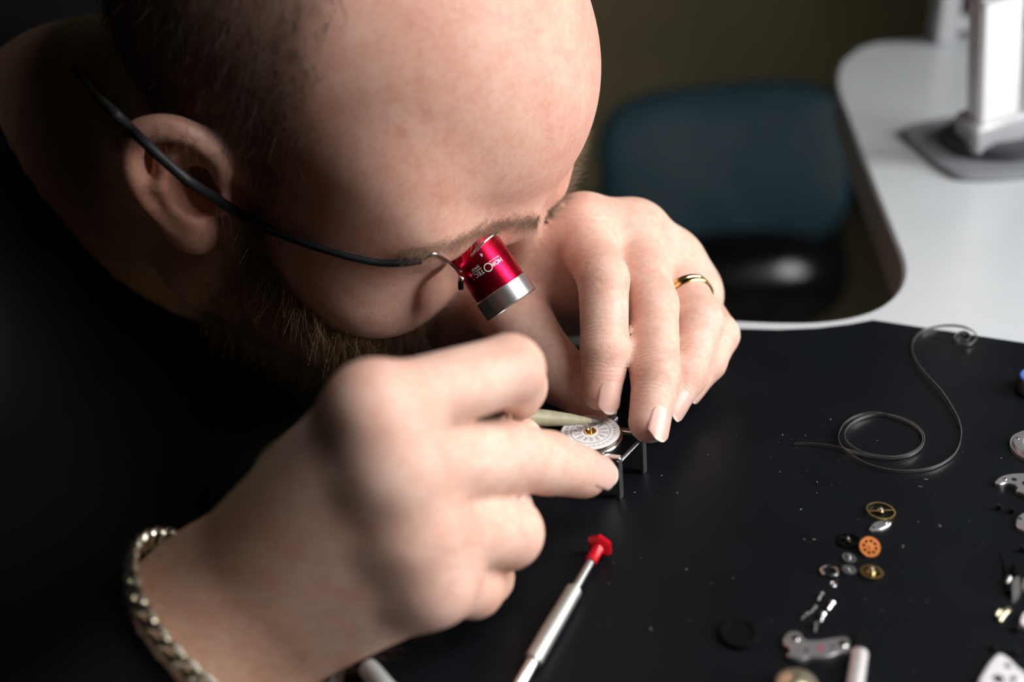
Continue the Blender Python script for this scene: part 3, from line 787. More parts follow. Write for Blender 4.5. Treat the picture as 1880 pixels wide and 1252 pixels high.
dial = MB().lathe(wcen, zc, [(19.3, .01), (19.3, 10.4), (19.9, 10.45), (20.1, 10.35), (20.12, 7.05), (20.06, 7.0), (20.06, 6.9), (20.12, 6.85), (20.12, 2.4), (20.05, 2.3), (20.0, .01)], 72).build('dial', mat('white_enamel', (.93, .93, .93), .28, 0, .02, 900), watch, sharp=30)
M_INK = mat('black_ink', (.02, .02, .025), .5, 0, .05, 900); M_BINK = mat('blue_ink', (.10, .14, .22), .5, 0, .05, 900)
words = ['MAR', 'WED', 'MER', 'THU', 'JEU', 'FRI', 'VEN', 'SAT', 'SUN', 'DIM', 'MON', 'LUN', 'TUE', 'SAM']
rx = RV-(RV@zc)*zc; rx /= np.linalg.norm(rx); ry = np.cross(zc, rx)          # right / away on the dial as seen
mb = MB()
for i, w_ in enumerate(words):
    an = math.radians(12-25.7*i); v, f = text_mesh(w_, 1.55)
    ca_, sa_ = math.cos(an), math.sin(an)
    mb.add([wcen+zc*20.15+rx*((x+4.6)*ca_-y*sa_)+ry*((x+4.6)*sa_+y*ca_) for x, y, _ in v], f)
mb.build('day_names', M_INK, dial, smooth=False)
mb = MB()
for i in range(31):
    an = math.radians(90-360/31*i); v, f = text_mesh(str(i+1), 1.35); ca_, sa_ = math.cos(an-math.pi/2), math.sin(an-math.pi/2)
    mb.add([wcen+zc*20.15+rx*(x*ca_-(y+8.6)*sa_)+ry*(x*sa_+(y+8.6)*ca_) for x, y, _ in v], f)
mb.build('date_numerals', M_BINK, dial, smooth=False)
MB().lathe(wcen, zc, [(20.12, 7.02), (20.16, 7.0), (20.16, 6.9), (20.12, 6.88)], 64).build('date_circle', M_INK, dial)
MB().lathe(wcen, zc, [(20.0, 2.15), (20.5, 2.1), (20.55, 1.7), (20.2, 1.2), (20.2, .6), (21.6, .5), (21.9, .3), (22.0, .01)], 32).build('hub', M_GOLD, watch, sharp=30)
MB().lathe(wcen+zc*16.5, ew, [(10.5, .9), (12.2, .9), (12.2, 1.9), (12.6, 2.2), (15.2, 2.2), (15.6, 1.9), (15.6, .01)], 28).build('crown', M_DSTEEL, watch, sharp=20)
for sa in (1, -1):
    for se in (-1, 1):
        foot = (F1 if se < 0 else F2) if sa > 0 else wcen+ew*se*lugw/2-aw*15.2
        root = wcen+aw*sa*6.5+ew*se*(lugw/2+.3); root[2] = 17.4
        top = foot.copy(); top[2] = 17.4
        ld = top-root; L_ = np.linalg.norm(ld); ld /= L_; sd = np.cross(zc, ld)
        lug = MB().box((root+top)/2, ld, sd, zc, L_/2+1.0, 1.15, .85, .3).build('lug', M_STEEL, watch, sharp=25)
        MB().box(foot+zc*8.6, aw, ew, zc, .7, 1.35, 8.6, .2).build('leg', M_DSTEEL, watch, sharp=25)
    q0 = (F1 if sa > 0 else wcen-ew*lugw/2-aw*15.2)+zc*13.8-aw*sa*1.2; q1 = (F2 if sa > 0 else wcen+ew*lugw/2-aw*15.2)+zc*13.8-aw*sa*1.2
    u_ = (q1-q0); Lq = np.linalg.norm(u_)
    MB().lathe(q0, u_, [(0, .4), (.8, .4), (.8, .75), (Lq*.52, .75), (Lq*.52, .65), (Lq*.55, .65), (Lq*.55, .75), (Lq-.8, .75), (Lq-.8, .4), (Lq, .4)], 16).build('spring_bar', M_DSTEEL, watch, sharp=30)

# pegwood brush held in the near hand, its tip on the dial
tip = D(1108, 774, 20.6); back = P(838, 757, 330); mid_ = P(1010, 766, 351)
bd = (back-tip); Lb = np.linalg.norm(bd); bd /= Lb
brush = empty('dial_brush', tip, 'slim olive-grey brush held in the near hand, tip on the dial', 'brush')
MB().lathe(tip, bd, [(6, .8), (7, 1.0), (16, 2.1), (26, 2.8), (34, 3.0), (Lb-3, 3.0), (Lb-1, 2.7), (Lb, .01)], 24).build('handle', mat('olive_wood', (.27, .26, .17), .45, 0, .12, 300), brush, sharp=30)
MB().lathe(tip, bd, [(0, .01), (.4, .35), (3, .65), (6.5, .9)], 20).build('bristles', mat('grey_bristle', (.14, .13, .12), .7, 0, .25, 3000, .5, 4000), brush)

# ------------------------------------------------------------------ bench, mat, room
zz3 = np.array([0, 0, 1.])
EDGE = [(1545, 112), (1536, 140), (1540, 172), (1562, 232), (1600, 332), (1638, 428), (1656, 478), (1656, 512), (1640, 541), (1608, 565), (1560, 581), (1500, 589), (1430, 590), (1350, 587)]
ez = -2.0
edge = [D(x, y, ez)[:2] for x, y in EDGE]
far_y = D(1700, 72, ez)[1]
top_poly = [(-66, -160), (620, -160), (620, far_y-8), (400, far_y), (310, far_y+6), tuple(D(1575, 88, ez)[:2])]
curve = [np.array(p) for p in catmull([np.array(e) for e in edge], 5)]
top_poly += [tuple(c) for c in curve] + [(60, edge[-1][1]+1), (-60, edge[-1][1]+1), (-66, edge[-1][1]-3)]
bench = empty('workbench', (250, 300, FLOOR_Z*1000), 'white workbench with a curved cutout along its far side', 'workbench')
MB().prism(top_poly, -30, ez, 1.6).build('bench_top', M_WHITE, bench, sharp=35)
M_PANEL = mat('grey_panel', (.30, .31, .32), .5, 0, .04, 60)
for cx, cy in ((-30, -120), (585, -120), (585, far_y-60), (-30, 350)):
    MB().box((cx, cy, (FLOOR_Z*1000-30)/2), (1, 0, 0), (0, 1, 0), (0, 0, 1), 26, 26, (-30-FLOOR_Z*1000)/2, 3).build('leg', M_PANEL, bench, sharp=30)
MATPX = [(1350, 602), (1430, 604), (1500, 601), (1560, 594), (1602, 586), (1880, 628), (2100, 662)]
mp = [D(x, y, 0)[:2] for x, y in MATPX]
mat_poly = [(-60, -150), (600, -150), (600, mp[-1][1]-60)]+[tuple(p) for p in mp[::-1]]+[(60, mp[0][1]), (-60, mp[0][1]-2), (-60, mp[0][1]-4)]
def mat_surface():
    m, nt, b = new_mat('black_mat')
    tc = N(nt, 'ShaderNodeTexCoord'); nz = N(nt, 'ShaderNodeTexNoise'); nz.inputs['Scale'].default_value = 30; nz.inputs['Detail'].default_value = 6
    nt.links.new(tc.outputs['Object'], nz.inputs['Vector'])
    r = N(nt, 'ShaderNodeValToRGB'); r.color_ramp.elements[0].color = (.0035, .0045, .0055, 1); r.color_ramp.elements[1].color = (.007, .009, .0115, 1)
    nt.links.new(nz.outputs['Fac'], r.inputs[0]); nt.links.new(r.outputs[0], b.inputs['Base Color'])
    mr = N(nt, 'ShaderNodeMapRange'); mr.inputs[3].default_value = .30; mr.inputs[4].default_value = .42
    nt.links.new(nz.outputs['Fac'], mr.inputs[0]); nt.links.new(mr.outputs[0], b.inputs['Roughness'])
    b.inputs['Specular IOR Level'].default_value = .13
    n2 = N(nt, 'ShaderNodeTexNoise'); n2.inputs['Scale'].default_value = 2500; nt.links.new(tc.outputs['Object'], n2.inputs['Vector'])
    bp = N(nt, 'ShaderNodeBump'); bp.inputs['Strength'].default_value = .12; bp.inputs['Distance'].default_value = .0002
    nt.links.new(n2.outputs['Fac'], bp.inputs['Height']); nt.links.new(bp.outputs[0], b.inputs['Normal'])
    return m
bm_ = MB().prism(mat_poly, -2.0, 0.0, .5).build('bench_mat', mat_surface(), None, sharp=35)
tag(bm_, 'black rubber bench mat covering the near part of the bench', 'mat')

def struct(o): o['kind'] = 'structure'; return o
M_WALL = mat('olive_wall', (.34, .30, .17), .8, 0, .10, 3, .1, 60)
M_FLOOR = mat('dark_olive_floor', (.24, .21, .12), .6, 0, .15, 5, .1, 60)
M_CREAM = mat('side_wall_paint', (.30, .28, .24), .8, 0, .06, 4, .1, 60)
fz = FLOOR_Z*1000
struct(MB().box((-300, 400, fz-20), (1, 0, 0), (0, 1, 0), (0, 0, 1), 1700, 2300, 20).build('floor', M_FLOOR, None, smooth=False))
struct(MB().box((-300, 2620, fz+1250), (1, 0, 0), (0, 1, 0), (0, 0, 1), 1700, 20, 1250).build('wall_back', M_WALL, None, smooth=False))
struct(MB().box((-300, 2594, fz+55), (1, 0, 0), (0, 1, 0), (0, 0, 1), 1600, 6, 55, 4).build('baseboard_back', mat('dark_skirting', (.03, .027, .02), .5, 0, .1, 20), None))
# right-hand wall with the window opening
wx, y0, y1, z0, z1 = WIN_X*1000, WIN_Y0*1000, WIN_Y1*1000, WIN_Z0*1000, WIN_Z1*1000
mb = MB(); ztop = fz+2500
def wallbox(ya, yb, za, zb): mb.box((wx+45, (ya+yb)/2, (za+zb)/2), (1, 0, 0), (0, 1, 0), (0, 0, 1), 45, (yb-ya)/2, (zb-za)/2)
wallbox(-1900, y0, fz, ztop); wallbox(y1, 2600, fz, ztop); wallbox(y0, y1, fz, z0); wallbox(y0, y1, z1, ztop)
struct(mb.build('wall_right', M_CREAM, None, smooth=False))
win = bpy.data.objects.new('window_1', None); COL.objects.link(win); win.location = (WIN_X+.02, (WIN_Y0+WIN_Y1)/2, WIN_Z0); win['kind'] = 'structure'
M_FRAME = mat('window_frame_white', (.75, .75, .73), .4, 0, .03, 60)
X3, Y3, Z3 = (1, 0, 0), (0, 1, 0), (0, 0, 1)
for zc_ in (z0+20, z1-20): MB().box((wx+20, (y0+y1)/2, zc_), X3, Y3, Z3, 20, (y1-y0)/2, 20, 3).build('frame_rail', M_FRAME, win)
for yc in (y0+20, y1-20): MB().box((wx+20, yc, (z0+z1)/2), X3, Y3, Z3, 20, 20, (z1-z0)/2-40, 3).build('frame_stile', M_FRAME, win)
for k in (1, 2): MB().box((wx+20, y0+(y1-y0)*k/3, (z0+z1)/2), X3, Y3, Z3, 16, 16, (z1-z0)/2-40, 3).build('mullion', M_FRAME, win)
pm, pnt, pb = new_mat('window_pane'); tr = N(pnt, 'ShaderNodeBsdfTransparent'); mxs = N(pnt, 'ShaderNodeMixShader'); mxs.inputs[0].default_value = .06
pb.inputs['Roughness'].default_value = .03
pnt.links.new(tr.outputs[0], mxs.inputs[1]); pnt.links.new(pb.outputs[0], mxs.inputs[2]); pnt.links.new(mxs.outputs[0], pnt.nodes['Material Output'].inputs[0])
for k in range(3): MB().box((wx+20, y0+(y1-y0)*(k+.5)/3, (z0+z1)/2), X3, Y3, Z3, 2, (y1-y0)/6-17, (z1-z0)/2-40).build('pane', pm, win, smooth=False)

# ------------------------------------------------------------------ bench lamp: pad, white column, upper arm, long head above the frame
lb = D(1818, 286, ez); lampx = lb.copy(); lampx[2] = ez
lamp = empty('bench_lamp', lampx, 'white column bench lamp standing on a grey pad on the white bench', 'lamp')
padp = [D(x, y, ez)[:2] for x, y in [(1655, 250), (1680, 236), (1760, 222), (1880, 215), (1960, 230), (1985, 275), (1960, 318), (1880, 330), (1775, 334), (1735, 322), (1690, 288)]]
padp = [np.array(p) for p in catmull([np.array(p) for p in padp], 4, True)][::-1]
MB().prism(padp, ez+.1, ez+4, 1.5).build('base_pad', mat('grey_rubber', (.20, .215, .235), .55, 0, .06, 100), lamp, sharp=40)
MB().lathe(lampx+[6, 8, 4.05], zz3, [(0, 30), (7, 30), (10, 26), (10, .1)], 40).build('swivel', mat('dark_grey_plastic', (.045, .05, .06), .4, 0, .06, 100), lamp, sharp=35)
M_LAMP = mat('white_enamel_metal', (.84, .85, .88), .3, 0, .02, 60)
rot_ = math.radians(6); lx = np.array([math.cos(rot_), math.sin(rot_), 0]); ly = np.array([-math.sin(rot_), math.cos(rot_), 0])
up_ = P(1836, 20, 545)-(lampx+[0, 0, 20]); up_ = up_/np.linalg.norm(up_)
lx = lx-(lx@up_)*up_; lx /= np.linalg.norm(lx); ly = np.cross(up_, lx)
hcol = 92
MB().box(lampx+up_*(18+hcol/2), lx, ly, up_, 11.5, 8, hcol/2, 2).build('column', M_LAMP, lamp, sharp=35)
MB().box(lampx+up_*21, lx, ly, up_, 16, 12, 9, 2).build('lower_collar', mat('pale_grey_metal', (.50, .51, .54), .35, .3, .03, 60), lamp, sharp=35)
MB().box(lampx+up_*(18+hcol), lx, ly, up_, 15, 11, 6, 2).build('upper_collar', MATS['pale_grey_metal'], lamp, sharp=35)
elb = lampx+up_*(30+hcol)
MB().tube([elb-lx*16, elb+lx*16], 10, 20).build('pivot', MATS['dark_grey_plastic'], lamp, sharp=35)
arm_end = elb+np.array([75, 45, 330.])
MB().tube([elb, arm_end], 9, 16).build('upper_arm', M_LAMP, lamp, sharp=35)
hc_ = np.array(LAMP_POS)*1000
hx_, hy_, hz_ = frame(np.array(LAMP_AIM), (1, 0, 0)); hz_ = -hz_                       # long side, short side, back of the head
MB().tube(catmull([arm_end, (arm_end+hc_)/2+[30, 0, 60], hc_+hz_*30], 6), 8, 16).build('boom', M_LAMP, lamp, sharp=35)
MB().box(hc_+hz_*20, hx_, hy_, hz_, LAMP_SX*500+12, LAMP_SY*500+12, 12, 6).build('lamp_head', M_LAMP, lamp, sharp=35)
dm, dnt, db = new_mat('lit_diffuser'); db.inputs['Emission Color'].default_value = (1, .97, .94, 1); db.inputs['Emission Strength'].default_value = 4
MB().box(hc_+hz_*7.2, hx_, hy_, hz_, LAMP_SX*500, LAMP_SY*500, 1).build('diffuser', dm, lamp, sharp=35)
ll = bpy.data.lights.new('lamp_light', 'AREA'); ll.shape = 'RECTANGLE'; ll.size = LAMP_SX; ll.size_y = LAMP_SY; ll.energy = LAMP_W; ll.color = (1, .965, .935)
lo_ = bpy.data.objects.new('lamp_light', ll); COL.objects.link(lo_)
lmx = Matrix.Identity(4)
for i in range(3): lmx[i][0] = hx_[i]; lmx[i][1] = np.cross(hz_, hx_)[i]; lmx[i][2] = hz_[i]; lmx[i][3] = (hc_+hz_*5)[i]*.001
lo_.matrix_world = lmx
# second arm clamp at the far edge of the bench
clb = D(1727, 76, ez); kx = RV-(RV@zz3)*zz3; kx /= np.linalg.norm(kx); ky = np.cross(zz3, kx)
clamp = empty('arm_clamp', clb, 'pale grey clamp standing at the far edge of the white bench', 'clamp')
MB().box(clb+zz3*32, kx, ky, zz3, 8, 12, 31.9, 2).build('jaw', MATS['pale_grey_metal'], clamp, sharp=35)
MB().box(clb+kx*19+zz3*14, kx, ky, zz3, 11.5, 10, 6, 2).build('bracket', MATS['pale_grey_metal'], clamp, sharp=35)
MB().tube([clb+kx*22+zz3*20, clb+kx*22+zz3*62], 6, 14).build('knob', MATS['dark_grey_plastic'], clamp, sharp=35)

# ------------------------------------------------------------------ leather work chair in the cutout
def leather():
    m, nt, b = new_mat('dark_teal_leather')
    tc = N(nt, 'ShaderNodeTexCoord'); nz = N(nt, 'ShaderNodeTexNoise'); nz.inputs['Scale'].default_value = 9; nz.inputs['Detail'].default_value = 5
    nt.links.new(tc.outputs['Object'], nz.inputs['Vector'])
    r = N(nt, 'ShaderNodeValToRGB'); r.color_ramp.elements[0].color = (.014, .040, .052, 1); r.color_ramp.elements[1].color = (.022, .058, .075, 1)
    nt.links.new(nz.outputs['Fac'], r.inputs[0]); nt.links.new(r.outputs[0], b.inputs['Base Color'])
    b.inputs['Roughness'].default_value = .55; b.inputs['Specular IOR Level'].default_value = .25
    bp = N(nt, 'ShaderNodeBump'); bp.inputs['Strength'].default_value = .5; bp.inputs['Distance'].default_value = .02
    nt.links.new(nz.outputs['Fac'], bp.inputs['Height']); nt.links.new(bp.outputs[0], b.inputs['Normal'])
    return m
LEATHER = leather()
GLOSS = mat('glossy_black_leather', (.006, .007, .009), .20, 0, .1, 30, .35, 14)
def cushion(c, x, y, z, hx, hy, hz, p=3.2, n=48, mseg=20, bulge=.0):
    mb = MB(); v = []; f = []; c = np.asarray(c, float)
    for i in range(mseg+1):
        ph = -math.pi/2+math.pi*i/mseg; cz = math.copysign(abs(math.sin(ph))**(2/2.6), math.sin(ph)); cr = abs(math.cos(ph))**(2/2.6)
        for k in range(n):
            a = 2*math.pi*k/n; ux = math.copysign(abs(math.cos(a))**(2/p), math.cos(a))*cr; uy = math.copysign(abs(math.sin(a))**(2/p), math.sin(a))*cr
            v.append(c+x*hx*ux+y*hy*uy*(1-.12*ux*0)+z*(hz*cz+bulge*(ux*ux)))
    for i in range(mseg):
        for k in range(n): f.append([i*n+k, i*n+(k+1) % n, (i+1)*n+(k+1) % n, (i+1)*n+k])
    return mb.add(v, f)
bc_ = P(1322, 314, 1480)
cx0 = np.array([bc_[0]-14, D(1400, 492, -440)[1]+150, fz])
chair = empty('work_chair', cx0, 'dark teal leather work chair standing in the bench cutout', 'chair')
bxv = np.array([.995, -.03, 0]); bxv = bxv/np.linalg.norm(bxv); bzv = np.array([-.02, -.93, .36]); bzv = bzv/np.linalg.norm(bzv); byv = np.cross(bzv, bxv)
cushion(bc_, bxv, byv, bzv, 176, 122, 36, 3.6, bulge=28).build('backrest', LEATHER, chair, sharp=60)
sc = np.array([cx0[0], cx0[1], -450.])
cushion(np.array([bc_[0]-14, D(1400, 492, -440)[1]+150, -490.]), np.array([1., 0, 0]), np.array([0, 1., 0]), zz3, 200, 175, 98, 3.6).build('seat', GLOSS, chair, sharp=60)
M_CHR = mat('chair_chrome', (.5, .5, .5), .25, 1, .05, 50)
for sx in (-1, 1):
    a0 = np.array([cx0[0]+sx*195, sc[1]-10, -490.]); a1 = np.array([cx0[0]+sx*215, sc[1]-10, -290.])
    MB().tube(catmull([a0-[sx*40, 0, 0], a0, a1], 6), 11, 12).build('arm_post', M_BLACKPLASTIC, chair, sharp=40)
    cushion(a1+[0, 10, 8], np.array([1., 0, 0]), np.array([0, 1., 0]), zz3, 24, 110, 13, 4, 24, 10).build('armrest', M_BLACKPLASTIC, chair, sharp=60)
MB().tube(catmull([np.array([cx0[0], sc[1], -500.]), np.array([cx0[0], sc[1]+190, -500.]), bc_+[0, 60, -40]], 8), 14, 12).build('back_bracket', M_BLACKPLASTIC, chair)
MB().tube([[cx0[0], cx0[1], fz+90], [cx0[0], cx0[1], -580]], 25, 20).build('gas_column', M_CHR, chair, sharp=40)
for k in range(5):
    an = 2*math.pi*k/5+.3; e = np.array([cx0[0]+270*math.cos(an), cx0[1]+270*math.sin(an), fz+75.])
    MB().tube([[cx0[0], cx0[1], fz+100], e], [22, 14], 12).build('base_arm', M_BLACKPLASTIC, chair, sharp=40)
    MB().lathe(e+[-11, 0, -47], (1, 0, 0), [(0, .1), (0, 26), (3, 28), (19, 28), (22, 26), (22, .1)], 24).build('caster', M_BLACKPLASTIC, chair, sharp=40)

# ------------------------------------------------------------------ screwdriver lying on the mat
s0 = D(1102, 1000, 4.6); s1 = D(928, 1300, 3.2); sdv = s1-s0; Ls = np.linalg.norm(sdv); sdv /= Ls
def s_at(px, py): return float((D(px, py, 4)-s0)@sdv)
t1, t2, t3, t4 = s_at(1084, 1034), s_at(1050, 1082), s_at(982, 1214), Ls
driver = empty('screwdriver', D(1020, 1150, 0), 'small screwdriver with a red hexagonal cap and knurled grip on the mat', 'screwdriver')
mb = MB(); mb.lathe(s0, sdv, [(-1.0, .01), (-1.0, 3.4), (-.5, 4.3), (1.0, 4.5), (1.7, 3.8), (2.4, 2.6), (2.6, .01)], 6)
cap = mb.build('cap', mat('red_enamel', (.60, .008, .02), .25, .3, .05, 900), driver, sharp=25)
MB().lathe(s0, sdv, [(2.2, 2.4), (3.2, 2.0), (t1, 2.0), (t1, .01)], 24).build('cap_neck', MATS['red_enamel'], driver, sharp=30)
MB().lathe(s0, sdv, [(t1-.2, 1.45), (t2+.3, 1.45)], 20).build('shaft', M_SILVER, driver)
mb = MB(); nk = 34
prof = [(t2, 1.2), (t2+.2, 2.2)]
x_, y_, a_2 = frame(sdv); v = []; f = []; nr, na = 90, 36
for i in range(nr+1):
    t = t2+.2+(t3-t2-.4)*i/nr
    for k in range(na):
        an = 2*math.pi*k/na; r_k = 2.55+.16*math.cos(an*18)*math.cos(i*math.pi/1.5)
        v.append(s0+sdv*t+(x_*math.cos(an)+y_*math.sin(an))*r_k)
for i in range(nr):
    for k in range(na): f.append([i*na+k, i*na+(k+1) % na, (i+1)*na+(k+1) % na, (i+1)*na+k])
f.append(list(range(na))[::-1]); f.append([nr*na+k for k in range(na)])
MB().add(v, f).build('knurled_grip', mat('knurled_steel', (.62, .64, .61), .38, .85, .08, 1500), driver, sharp=60)
MB().lathe(s0, sdv, [(t3-.3, 1.7), (Ls-1, 1.7), (Ls, 1.2), (Ls, .01)], 20).build('blade_shaft', M_SILVER, driver, sharp=30)

# pale stick at the lower edge
k0 = D(672, 1222, 3.2); k1 = D(745, 1310, 3.2); kd = (k1-k0)/np.linalg.norm(k1-k0); Lk = np.linalg.norm(k1-k0)
st = MB().lathe(k0, kd, [(0, .01), (0, 1.8), (.8, 2.8), (3, 3.1), (Lk, 3.1), (Lk, .01)], 24).build('tool_handle', mat('pale_grey_plastic', (.52, .56, .55), .4, 0, .05, 300), None, sharp=40)
tag(st, 'pale grey round tool handle on the mat below the near hand', 'tool')

# ------------------------------------------------------------------ uncoiled mainspring
zs = 3.9125
Z = [(230, 1008), (330, 1011), (430, 1022), (530, 1040), (620, 1066), (720, 1096), (820, 1116), (930, 1122), (1060, 1097), (1140, 1040), (1160, 970), (1130, 910), (1060, 855), (950, 815), (820, 802), (700, 832), (620, 885), (590, 950), (610, 1010), (670, 1058), (760, 1094), (930, 1112), (1050, 1086), (1128, 1034), (1148, 970), (1120, 915), (1055, 865), (950, 826), (820, 795), (690, 812), (590, 870), (545, 960), (566, 1035), (640, 1100), (730, 1152), (860, 1193), (1020, 1210), (1180, 1193), (1300, 1148), (1390, 1070), (1425, 960), (1410, 860), (1360, 760), (1280, 640), (1190, 540), (1110, 440), (1075, 350), (1085, 270), (1140, 205), (1230, 172), (1330, 160), (1440, 172), (1515, 210), (1535, 255), (1490, 300), (1420, 300), (1375, 262), (1400, 222), (1455, 212), (1490, 240), (1470, 270), (1430, 268)]
sp = catmull([D(1400+x/zs, 560+y/zs, .1) for x, y in Z], 8); n_sp = len(sp)
tn = np.gradient(np.array(sp), axis=0); tn /= np.linalg.norm(tn, axis=1)[:, None]
V = []; Fq = []
for i, p in enumerate(sp):
    nrm = np.array([-tn[i][1], tn[i][0], 0]); nrm /= np.linalg.norm(nrm)
    lift = .25+.9*math.sin(min(1, i/n_sp*1.0)*math.pi*5)**2*.6; lift = .05 if i < 3 else lift
    for a_, b_ in ((-.11, 0), (.11, 0), (.11, 1.2), (-.11, 1.2)): V.append(p+nrm*a_+np.array([0, 0, b_+lift]))
for i in range(n_sp-1):
    for k in range(4): Fq.append([i*4+k, i*4+(k+1) % 4, (i+1)*4+(k+1) % 4, (i+1)*4+k])
Fq += [[3, 2, 1, 0], [(n_sp-1)*4+k for k in range(4)]]
so = mesh('mainspring', V, Fq, mat('spring_steel', (.66, .65, .63), .34, 1.0, .08, 900), None, sharp=35)
tag(so, 'long thin steel mainspring uncoiled in loops on the mat', 'spring')

# ------------------------------------------------------------------ loose watch parts on the mat
def local_mesh(mb, c, x, y, z):
    M = np.stack([x, y, z], 1); mb.v = [list(np.asarray(c)+M@np.asarray(p)) for p in mb.v]; return mb
def tiltframe(tilt, az):
    z = np.array([math.sin(tilt)*math.cos(az), math.sin(tilt)*math.sin(az), math.cos(tilt)]); return frame(z, (1, 0, 0))
def rim(mb, R, r, th, teeth=0, tl=.22, n=64):
    n = teeth*4 if teeth else n; v = []; f = []
    for i in range(n):
        an = 2*math.pi*i/n; Ro = R+(tl if teeth and i % 4 in (1, 2) else 0); c_, s_ = math.cos(an), math.sin(an)
        v += [[r*c_, r*s_, -th], [Ro*c_, Ro*s_, -th], [Ro*c_, Ro*s_, th], [r*c_, r*s_, th]]
    for i in range(n):
        j = (i+1) % n
        for k in range(4): f.append([i*4+k, j*4+k, j*4+(k+1) % 4, i*4+(k+1) % 4])
    return mb.add(v, f)
def wheel(name, px, py, R, m_, label, spokes=4, teeth=48, tilt=0.0, az=0.0, th=.16, pin=None, pinr=.7, pinh=1.6, rimw=.6, spw=.22, grp=None):
    x, y, z = tiltframe(tilt, az); lift = R*math.sin(tilt)+th+.02
    c = D(px, py, lift); root = empty(name, [c[0], c[1], 0], label, 'watch part', grp)
    mb = rim(MB(), R, R-rimw, th, teeth)
    for k in range(spokes):
        an = 2*math.pi*k/spokes; d_ = np.array([math.cos(an), math.sin(an), 0]); e_ = np.array([-d_[1], d_[0], 0])
        mb.box(d_*(R-rimw)*.5, d_, e_, np.array([0, 0, 1.]), (R-rimw)*.5+.08, spw, th*.9)
    rim(mb, pinr*1.7, .05, th*1.05, 0, n=24)
    local_mesh(mb, c, x, y, z).build('wheel', m_, root, sharp=30)
    pm_ = pin or M_STEEL
    mb = MB().lathe((0, 0, 0), (0, 0, 1), [(-th, .01), (-th, pinr), (pinh*.6, pinr), (pinh*.6, pinr*.35), (pinh, pinr*.3), (pinh+.1, .01)], 16)
    local_mesh(mb, c, x, y, z).build('pinion', pm_, root, sharp=30)
    return root
wheel('watch_balance', 1617, 938, 4.7, M_BRASS, 'gold balance wheel with two spokes, above the loose gears', 2, 0, .10, .5, .28, rimw=.45, spw=.3)
wheel('dark_wheel', 1557, 992, 3.6, mat('blued_steel', (.05, .04, .03), .35, 1, .2, 900), 'dark steel wheel left of the copper wheel', 5, 40, .12, 2.0)
wheel('copper_wheel', 1597, 1004, 3.15, M_COPPER, 'copper coloured wheel with eight spokes propped up on edge', 8, 50, .62, -1.55, .2, M_COPPER, .85, .8, .75, .28)
wheel('brass_gear', 1600, 1050, 3.4, M_BRASS, 'brass wheel with a steel pinion, nearest of the row', 4, 56, .15, 1.0, .2, M_STEEL, 1.0, 2.0)
wheel('small_steel_wheel', 1559, 1024, 2.0, M_DSTEEL, 'small steel wheel beside the copper wheel', 4, 30, .15, 0, .14, M_STEEL, .5, 1.2, .45, .16)
wheel('ratchet_wheel', 1558, 1046, 2.2, M_STEEL, 'small bright steel ratchet wheel left of the brass wheel', 6, 28, .08, 0, .22, M_STEEL, .7, .5, .9, .3)
# balance cock
def plate(name, pxs, label, m_, h=1.4, z0=.0, holes=(), bev=.25, smooth=True, cat='watch part', per=5):
    pl = [D(x, y, h)[:2] for x, y in pxs]; pl = [np.array(p) for p in catmull(pl, per, True)] if smooth else [np.array(p) for p in pl]
    ar = sum(pl[i-1][0]*pl[i][1]-pl[i][0]*pl[i-1][1] for i in range(len(pl)))
    if ar < 0: pl = pl[::-1]
    c = np.mean(pl, 0); root = empty(name, (c[0], c[1], z0), label, cat)
    MB().prism(pl, z0, z0+h, bev).build('plate', m_, root, sharp=35)
    for (hx, hy, r, kind) in holes:
        q = D(hx, hy, z0+h)
        if kind == 'screw':
            sc_ = MB().lathe(q, zz3, [(-.1, r), (.3, r), (.4, r*.85), (.4, .01)], 18).build('screw', M_STEEL, root, sharp=30)
            MB().box(q+[0, 0, .4], (.8, .6, 0), (-.6, .8, 0), zz3, r*.85, r*.12, .03).build('slot', M_BLACKMETAL, sc_, smooth=False)
        elif kind == 'jewel': MB().lathe(q, zz3, [(-.05, r), (.08, r), (.1, r*.8), (.05, r*.3), (.02, .01)], 18).build('jewel', mat('ruby', (.45, .02, .10), .1, 0, .05, 500, coat=.5), root, sharp=30)
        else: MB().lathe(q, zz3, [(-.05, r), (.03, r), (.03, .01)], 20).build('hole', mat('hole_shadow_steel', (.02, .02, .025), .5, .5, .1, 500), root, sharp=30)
    return root
plate('balance_cock', [(1597, 968), (1606, 958), (1622, 955), (1636, 957), (1632, 964), (1618, 971), (1606, 973), (1598, 973)], 'small silver balance cock under the gold balance wheel', M_PLATE, 1.0, 0, [(1625, 960, .55, 'screw'), (1604, 968, .4, 'hole')])
plate('train_bridge', [(1440, 1168), (1452, 1158), (1468, 1160), (1478, 1172), (1500, 1174), (1528, 1170), (1552, 1168), (1560, 1176), (1558, 1192), (1540, 1198), (1515, 1206), (1488, 1206), (1468, 1210), (1446, 1202), (1452, 1190), (1440, 1180)], 'silver train bridge lying near the lower edge of the mat', M_PLATE, 2.0, 0, [(1460, 1172, 1.1, 'screw'), (1507, 1190, .7, 'jewel'), (1548, 1182, 1.3, 'screw'), (1480, 1194, .6, 'hole'), (1528, 1186, .5, 'hole')], .4)
def ringlet(name, px, py, R, r, m_, label, tilt=0, az=0, grp=None):
    x, y, z = tiltframe(tilt, az); c = D(px, py, R*math.sin(tilt)+r+.02)
    o = local_mesh(MB().torus((0, 0, 0), (0, 0, 1), R, r, 36, 8, hint=(1, 0, 0)), c, x, y, z).build(name, m_, None); return tag(o, label, 'watch part', grp)
ringlet('steel_ring', 1523, 1048, 2.5, .42, M_STEEL, 'plain steel ring lying left of the small wheels', .12, 1.5)
ringlet('washer', 1530, 1073, .85, .22, M_STEEL, 'tiny steel washer just below the plain steel ring')
